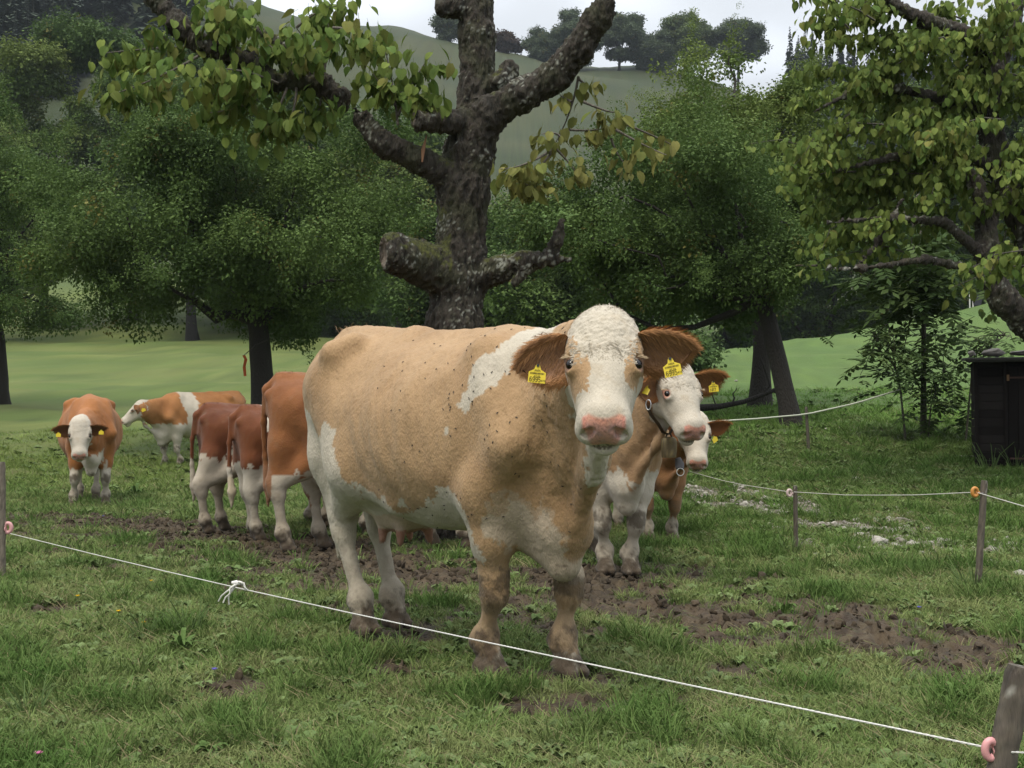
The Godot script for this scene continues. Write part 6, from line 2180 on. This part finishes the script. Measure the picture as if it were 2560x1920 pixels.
func tags(cows: Array) -> void:
	var main: Node3D = cows[0]
	ear_tag(main, at(1343, 935, 4.0), Vector3(0.05, 0.1, 1), -0.1, 0.062, "6995", "418")
	ear_tag(main, at(1680, 918, 3.93), Vector3(0.0, 0.12, 1), 0.21, 0.062, "6995", "418")
	ear_tag(cows[1], at(1784, 967, 7.12), Vector3(0.1, 0.0, 1), 0.1, 0.062, "7417", "")
	ear_tag(cows[1], at(1613, 973, 7.1), Vector3(-0.3, 0.5, 1), -0.35, 0.062, "", "")
	ear_tag(cows[2], at(1787, 1097, 9.1), Vector3(0.7, 0.0, 1), 0.5, 0.055, "", "")
	ear_tag(cows[4], at(358, 1024, 21.3), Vector3(0.3, 0.0, 1), 0.5, 0.075, "", "")
	ear_tag(cows[3], at(146, 1086, 14.2), Vector3(0.1, 0.0, 1), 0.0, 0.06, "", "")
	ear_tag(cows[3], at(253, 1080, 14.2), Vector3(0.1, 0.0, 1), 0.0, 0.06, "", "")

func bells(cfg: Dictionary, cow: Node3D) -> void:
	# strap round the neck of the second cow, laid on its skin, with the bell under the throat
	var H: Transform3D = cfg.H
	var f := cow_field(cfg, H)
	var all := PackedInt32Array(range(f.kind.size()))
	var c := H * Vector3(-0.02, -0.13, 0)
	var axis := (H * Vector3(0.05, -0.12, 0) - Vector3(0.1, 1.06, 0)).normalized()
	axis = (axis + Vector3(0.55, -0.15, 0)).normalized()
	var side := Vector3(0, 0, 1)
	var up := side.cross(axis).normalized()
	side = axis.cross(up).normalized()
	var o := thing("cow_bell", "dull brass bell on a red brown strap, under the second cow's throat", "bell", cow.to_global(c))
	var band := MB.new()
	var n := 48
	var low := Vector3.ZERO
	var inv := o.global_transform.affine_inverse() * cow.global_transform
	for k in n + 1:
		var a := TAU * k / n
		var d := side * cos(a) + up * sin(a)
		var r := 0.45
		for s in 40:
			var e := f.dist(c + d * r, all)
			if e < 0.005:
				break
			r -= maxf(e * 0.7, 0.002)
		var sag := 0.035 * maxf(0.0, -sin(a))
		var p := c + d * (r + sag)
		if sin(a) < -0.999:
			low = p
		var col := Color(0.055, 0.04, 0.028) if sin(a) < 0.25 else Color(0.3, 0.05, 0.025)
		for e in [-1.0, 1.0]:
			band.vert(inv * (p + axis * 0.022 * e + d * 0.006), (inv.basis * d).normalized(), col)
	for k in n:
		band.quad(k * 2, k * 2 + 2, k * 2 + 3, k * 2 + 1)
	put("strap", band.mesh(mats.leather), o)
	var bt := at(1676, 1120, 6.98)
	if low != Vector3.ZERO:
		bt = cow.to_global(low)
	# the bell: a flattened riveted cup
	var bell := MB.new()
	var prof := [[0.0, 0.0, 0.0], [0.03, 0.0, 0.02], [0.047, -0.012, 0.032], [0.053, -0.035, 0.038], [0.051, -0.075, 0.04], [0.047, -0.11, 0.042], [0.044, -0.135, 0.043], [0.039, -0.135, 0.038], [0.043, -0.03, 0.03]]
	for q in prof.size():
		for s in 24:
			var a := TAU * s / 24
			var cx := signf(cos(a)) * pow(absf(cos(a)), 0.7)
			var cz := signf(sin(a)) * pow(absf(sin(a)), 0.7)
			var col := Color(0.13, 0.1, 0.055).lerp(Color(0.26, 0.2, 0.09), sstep(0.0, 0.5, nz_c.get_noise_3d(cx, q * 0.3, cz)))
			bell.vert(Vector3(cx * prof[q][0], prof[q][1], cz * prof[q][2]), Vector3(cx, 0.1, cz).normalized(), col)
	for q in prof.size() - 1:
		for s in 24:
			var i0 := q * 24 + s
			var i1 := q * 24 + (s + 1) % 24
			bell.quad(i0, i0 + 24, i1 + 24, i1)
	Field.smooth_normals(bell)
	var bp := o.to_local(bt) + Vector3(0.0, -0.02, 0.0)
	put("bell", bell.mesh(mats.brass), o, Transform3D(Basis(Vector3.UP, 0.25), bp))
	var lp := MB.new()
	lp.tube(PackedVector3Array([bp + Vector3(-0.02, -0.004, 0), bp + Vector3(-0.012, 0.018, 0), bp + Vector3(0.012, 0.018, 0), bp + Vector3(0.02, -0.004, 0)]), PackedFloat32Array([0.005, 0.005, 0.005, 0.005]), 6, Color(0.05, 0.045, 0.035))
	put("bell_loop", lp.mesh(mats.metal), o)
	var bk := MB.new()
	var bq := PackedVector3Array()
	var br := PackedFloat32Array()
	for k in 17:
		var a := TAU * k / 16.0
		bq.push_back(Vector3(cos(a) * 0.017, sin(a) * 0.032, 0))
		br.push_back(0.0035)
	bk.tube(bq, br, 6, Color(0.5, 0.5, 0.5), false)
	put("buckle", bk.mesh(mats.metal), o, Transform3D(Basis(Vector3.UP, -0.5), o.to_local(at(1621, 1012, 7.02))))
	var rg := thing("tie_ring", "thin bright ring hanging beside the bell", "ring", at(1701, 1180, 7.3))
	bq = PackedVector3Array()
	br = PackedFloat32Array()
	for k in 25:
		var a := TAU * k / 24.0
		bq.push_back(Vector3(cos(a), sin(a), 0) * 0.024)
		br.push_back(0.0028)
	bk = MB.new()
	bk.tube(bq, br, 6, Color(0.75, 0.75, 0.72), false)
	put("ring", bk.mesh(mats.metal), rg)
	bk = MB.new()
	bk.tube(PackedVector3Array([Vector3(0.0, 0.02, -0.02), Vector3(0.0, 0.05, -0.03), Vector3(-0.012, 0.09, -0.03)]), PackedFloat32Array([0.026, 0.03, 0.018]), 10, Color(0.1, 0.095, 0.1))
	put("weight", bk.mesh(mats.stone), rg)

func little_things(cows: Array) -> void:
	var rng := RandomNumberGenerator.new()
	rng.seed = 21
	# flies on the flank and neck of the big cow
	var body: MB = herd[0].body_mb
	var fm := MB.new()
	fm.tube(PackedVector3Array([Vector3(-0.004, 0, 0), Vector3(-0.001, 0.001, 0), Vector3(0.003, 0.0005, 0), Vector3(0.0045, 0, 0)]), PackedFloat32Array([0.0008, 0.0017, 0.0015, 0.0006]), 6, Color(0.018, 0.014, 0.012))
	fm.flat_tri(Vector3(0.002, 0.0022, 0), Vector3(-0.006, 0.0022, 0.003), Vector3(-0.006, 0.0022, -0.003), Color(0.05, 0.045, 0.04))
	var fly := fm.mesh(mats.plain)
	var tries := 0
	var got := 0
	while got < 110 and tries < 20000:
		tries += 1
		var k := rng.randi() % body.v.size()
		var p := body.v[k]
		if body.n[k].z < 0.15 and p.x < 0.4:
			continue
		var want := 0.0
		if p.x > -0.7 and p.x < 0.5 and p.y > 0.6 and p.y < 1.45:
			want = 0.25
		if p.x > -0.2 and p.x < 0.3 and p.y > 1.0:
			want = 1.0
		if rng.randf() > want:
			continue
		got += 1
		var o := put("fly", fly, self)
		var nn := body.n[k]
		var t := nn.cross(Vector3(rng.randfn(), rng.randfn(), rng.randfn())).normalized()
		o.transform = cows[0].transform * Transform3D(Basis(t, nn, t.cross(nn)), p + nn * 0.002)
		tag(o, "tiny dark fly sitting on the big cream cow", "fly", "flies on the big cow")
	# flowers
	for s in [["yellow flower under the rope, rightmost of the left group", 378, 1456, 0], ["yellow flower near the left edge, smallest of the group", 194, 1494, 0], ["yellow flower lower left of the knotted string", 296, 1538, 0], ["yellow flower just above the big tuft of grass", 358, 1573, 0], ["violet flower in the grass in front of the big tuft", 536, 1688, 1], ["violet flower on mud before the far left cow", 258, 1284, 1], ["blue violet flower in the grass at the right", 2298, 1524, 1], ["pink flower at the bottom left corner", 96, 1906, 2]]:
		var p := on_ground(s[1], s[2] + 14)
		var o := thing("flower", s[0], "flower", p, 0.0, "small meadow flowers")
		var col: Color = [Color(0.65, 0.4, 0.02), Color(0.13, 0.11, 0.4), Color(0.5, 0.15, 0.3)][s[3]]
		var h := 0.055
		var m := MB.new()
		m.tube(PackedVector3Array([Vector3.ZERO, Vector3(0.004, h * 0.5, 0), Vector3(0, h, 0)]), PackedFloat32Array([0.0015, 0.0013, 0.0012]), 4, Color(0.1, 0.14, 0.05), false)
		put("stem", m.mesh(mats.grass), o)
		m = MB.new()
		for q in 9:
			var a := TAU * q / 9.0
			var d := Vector3(cos(a), 0.5 + 0.2 * (q % 2), sin(a)).normalized()
			var sd := Vector3(-sin(a), 0, cos(a)) * 0.005
			var c := Vector3(0, h, 0)
			m.flat_quad(c - sd * 0.4, c + d * 0.012 - sd, c + d * 0.016 + sd * 0.4, c + sd * 0.4, col)
		put("bloom", m.mesh(mats.grass), o)
	# larger leafy plants
	var big := [weed(31, 14, 0.14, 0.026, 0.8), weed(32, 13, 0.09, 0.028, 0.6), tuft(33, 26, 0.1, 0.24, 0.06, 0.008, 0.6)]
	for s in [["big tuft of long grass left of the cow's hind feet", "grass_tuft", 470, 1590, 2, 1.0], ["second tuft of long grass below the knotted string", "grass_tuft", 360, 1600, 2, 0.8], ["broad leaved plant inside the big grass tuft", "broad_plant", 455, 1625, 0, 0.7], ["bright lush tuft of grass near the bottom left corner", "grass_tuft", 70, 1790, 2, 0.8], ["low leafy plant on the bottom edge left of centre", "broad_plant", 520, 1880, 1, 0.75], ["tuft of grass in front of the hind feet of the big cow", "grass_tuft", 1010, 1640, 2, 0.8], ["leafy plant in the grass left of the corner post", "broad_plant", 2390, 1760, 0, 0.55], ["single leafy rosette below the rope right of centre", "broad_plant", 1890, 1775, 1, 0.6], ["dark leafy plant on the mud right of the bell cow", "broad_plant", 1960, 1520, 1, 1.0], ["tuft beside the short post", "grass_tuft", 1975, 1388, 2, 1.2], ["dry tuft at the foot of the hut post", "grass_tuft", 2420, 1480, 2, 1.2], ["leafy plant in the grass behind the far left cow", "broad_plant", 340, 1232, 0, 1.4], ["tuft of grass against the hut corner", "grass_tuft", 2470, 1182, 2, 2.0], ["tuft of grass against the hut door", "grass_tuft", 2530, 1186, 2, 1.8]]:
		var p := on_ground(s[2], s[3])
		if s[3] < 1200:
			p = at(s[2], s[3], 14.85)
			if s[2] < 1000:
				p = at(s[2], s[3], 17.0)
			p.y = gh(p.x, p.z)
		var o := put(s[1], big[s[4]], self, Transform3D(Basis.from_scale(Vector3.ONE * s[5]), p))
		var mt: StandardMaterial3D = mats.grass.duplicate()
		mt.albedo_color = Color(0.10, 0.16, 0.05).linear_to_srgb() if s[4] != 2 else Color(0.10, 0.15, 0.055).linear_to_srgb()
		o.material_override = mt
		tag(o, s[0], "plant", "larger plants in the grass")
	# stones of the track
	var rocks := [rock(41, Color(0.25, 0.235, 0.2)), rock(42, Color(0.19, 0.175, 0.145)), rock(43, Color(0.32, 0.3, 0.26))]
	var xf := [[], [], []]
	var cl := PackedColorArray()
	var cc := [PackedColorArray(), PackedColorArray(), PackedColorArray()]
	var biggest := 0
	tries = 0
	while tries < 22000:
		tries += 1
		var d := rng.randf_range(7.5, 14.5)
		var x := rng.randf_range(1.2, 7.0)
		var g := gravel(x, -d)
		if rng.randf() > g * 0.8:
			continue
		var s := 0.008 + 0.035 * pow(rng.randf(), 3.0)
		var k := rng.randi() % 3
		xf[k].append(Transform3D(Basis.from_euler(Vector3(rng.randf(), rng.randf() * TAU, rng.randf())) * Basis.from_scale(Vector3(s, s * 0.6, s * 0.8)), Vector3(x, surf(x, -d) + s * 0.1, -d)))
		cc[k].push_back(Color.WHITE * rng.randf_range(0.7, 1.15))
	for k in 3:
		var o := scatter("gravel", rocks[k], xf[k], cc[k], self)
		tag(o, ["pale small stones of the track", "greyer small stones of the track", "whitish small stones of the track"][k], "gravel")
	for s in [["pale lump of stone on the track below the short post", 2196, 1360, 0.075], ["flat white stone at the left end of the track", 1915, 1292, 0.06], ["whitish stone on the track between short post and hut post", 2250, 1358, 0.055], ["small white stone just right of the pale lump", 2280, 1362, 0.045], ["pale stone near the top of the track", 1842, 1145, 0.06], ["white stone in the middle of the upper track", 1930, 1172, 0.055], ["pale stone beside the wire, upper track", 2065, 1215, 0.06], ["grey stone on the track, in front of the hut post", 2480, 1410, 0.05], ["pale stone far right on the track", 2550, 1442, 0.05], ["white stone under the wire at mid track", 2140, 1268, 0.055], ["small pale stone left of the short post", 1860, 1278, 0.045]]:
		var p := on_ground(s[1], s[2])
		var o := put("track_stone", rocks[rng.randi() % 3], self, Transform3D(Basis(Vector3.UP, rng.randf() * 6.0) * Basis.from_scale(Vector3(1.3, 0.6, 0.9) * s[3]), p + Vector3(0, s[3] * 0.3, 0)))
		tag(o, s[0], "stone", "larger stones of the track")
	# clods of trodden soil
	var cxf := []
	cl = PackedColorArray()
	tries = 0
	while tries < 150000:
		tries += 1
		var d := sqrt(rng.randf_range(14.0, 230.0))
		var x := rng.randf_range(-7.0, 4.0)
		var m := mud(x, -d)
		if m < 0.06 or rng.randf() > 0.25 + m * 0.6:
			continue
		var s := 0.005 + 0.026 * pow(rng.randf(), 4.0)
		cxf.append(Transform3D(Basis.from_euler(Vector3(rng.randf() * 3.0, rng.randf() * TAU, rng.randf() * 3.0)) * Basis.from_scale(Vector3(s, s * rng.randf_range(0.25, 0.6), s * rng.randf_range(0.5, 1.5))), Vector3(x, surf(x, -d) - s * 0.05, -d)))
		cl.push_back(Color(0.19, 0.135, 0.075).lerp(Color(0.1, 0.07, 0.04), rng.randf()))
	var cm := rock(44, Color(0.33, 0.33, 0.33))
	tag(scatter("soil_clods", cm, cxf, cl, self), "clods of dark trodden soil in the muddy patches", "soil")
	# dead branch by the trunks
	var db := thing("dead_branch", "dead branch lying on the grass behind the leaning trunk", "branch", at(1840, 1016, 21.0))
	var off := db.position
	var dm := MB.new()
	for s in [[[1745, 1020], [1800, 1016], [1860, 1004], [1930, 978], [1960, 960], 0.07, 0.03], [[1905, 988], [1925, 965], [1915, 930], [1900, 890], [1898, 880], 0.03, 0.01], [[1925, 975], [1950, 985], [1965, 990], [1975, 1000], [1980, 1005], 0.025, 0.01], [[1790, 1015], [1785, 1000], [1780, 985], [1778, 975], [1777, 970], 0.015, 0.006], [[1830, 1010], [1836, 995], [1832, 985], [1840, 975], [1842, 970], 0.02, 0.006]]:
		var q := PackedVector3Array()
		for k in 5:
			q.push_back(at(s[k][0], s[k][1], 21.0) - off)
		dm.tube(q, taper(s[5], s[6], 5), 6, Color(0.035, 0.03, 0.025), true, 0.2, tn_b)
	put("branch", dm.mesh(mats.bark), db)
	# ribbon in the left fruit tree
	var rb := thing("ribbon", "orange ribbon hanging by the left fruit tree's trunk", "ribbon", at(612, 905, 23.6))
	var rm := MB.new()
	var pr := PackedVector3Array([Vector3(-0.02, 0.14, 0), Vector3(0.03, 0.05, 0.03), Vector3(-0.01, -0.1, 0), Vector3(0.02, -0.3, 0.04)])
	for k in 3:
		rm.flat_quad(pr[k] - Vector3(0.035, 0, 0), pr[k + 1] - Vector3(0.03, 0, 0), pr[k + 1] + Vector3(0.03, 0, 0.01), pr[k] + Vector3(0.035, 0, 0.01), Color(0.26, 0.065, 0.025))
	put("strip", rm.mesh(mats.grass), rb)
	var tw := MB.new()
	tw.tube(PackedVector3Array([at(668, 850, 24.8) - rb.position, at(640, 862, 24.3) - rb.position, Vector3(-0.02, 0.14, 0)]), PackedFloat32Array([0.02, 0.012, 0.008]), 5, Color(0.04, 0.035, 0.03))
	put("twig", tw.mesh(mats.bark), rb)
	# far gate on the right meadow
	var fg := []
	for s in [["thin white post on the far right meadow, leftmost", 2428, 1.1], ["thin white post on the far right meadow, second", 2436, 0.9], ["tall white post on the far right meadow, uphill", 2470, 1.5]]:
		var x: float = (s[1] - 1280.0) / 2800.0 * 76.0
		var o := thing("white_post", s[0], "post", Vector3(x, gh(x, -76.0), -76.0), 0.0, "white posts on the far meadow")
		var m := MB.new()
		m.tube(PackedVector3Array([Vector3(0, -0.1, 0), Vector3(0, s[2], 0)]), PackedFloat32Array([0.05, 0.045]), 8, Color(0.6, 0.6, 0.56))
		put("shaft", m.mesh(mats.plain), o)
	var tx: float = (2446 - 1280.0) / 2800.0 * 76.0
	var tr := thing("feed_tub", "small dark tub between the far white posts", "tub", Vector3(tx, gh(tx, -76.0), -76.0))
	var tm := MB.new()
	tm.tube(PackedVector3Array([Vector3(0, 0, 0), Vector3(0, 0.35, 0), Vector3(0, 0.7, 0)]), PackedFloat32Array([0.25, 0.32, 0.36]), 12, Color(0.03, 0.03, 0.04))
	put("tub", tm.mesh(mats.plain), tr)
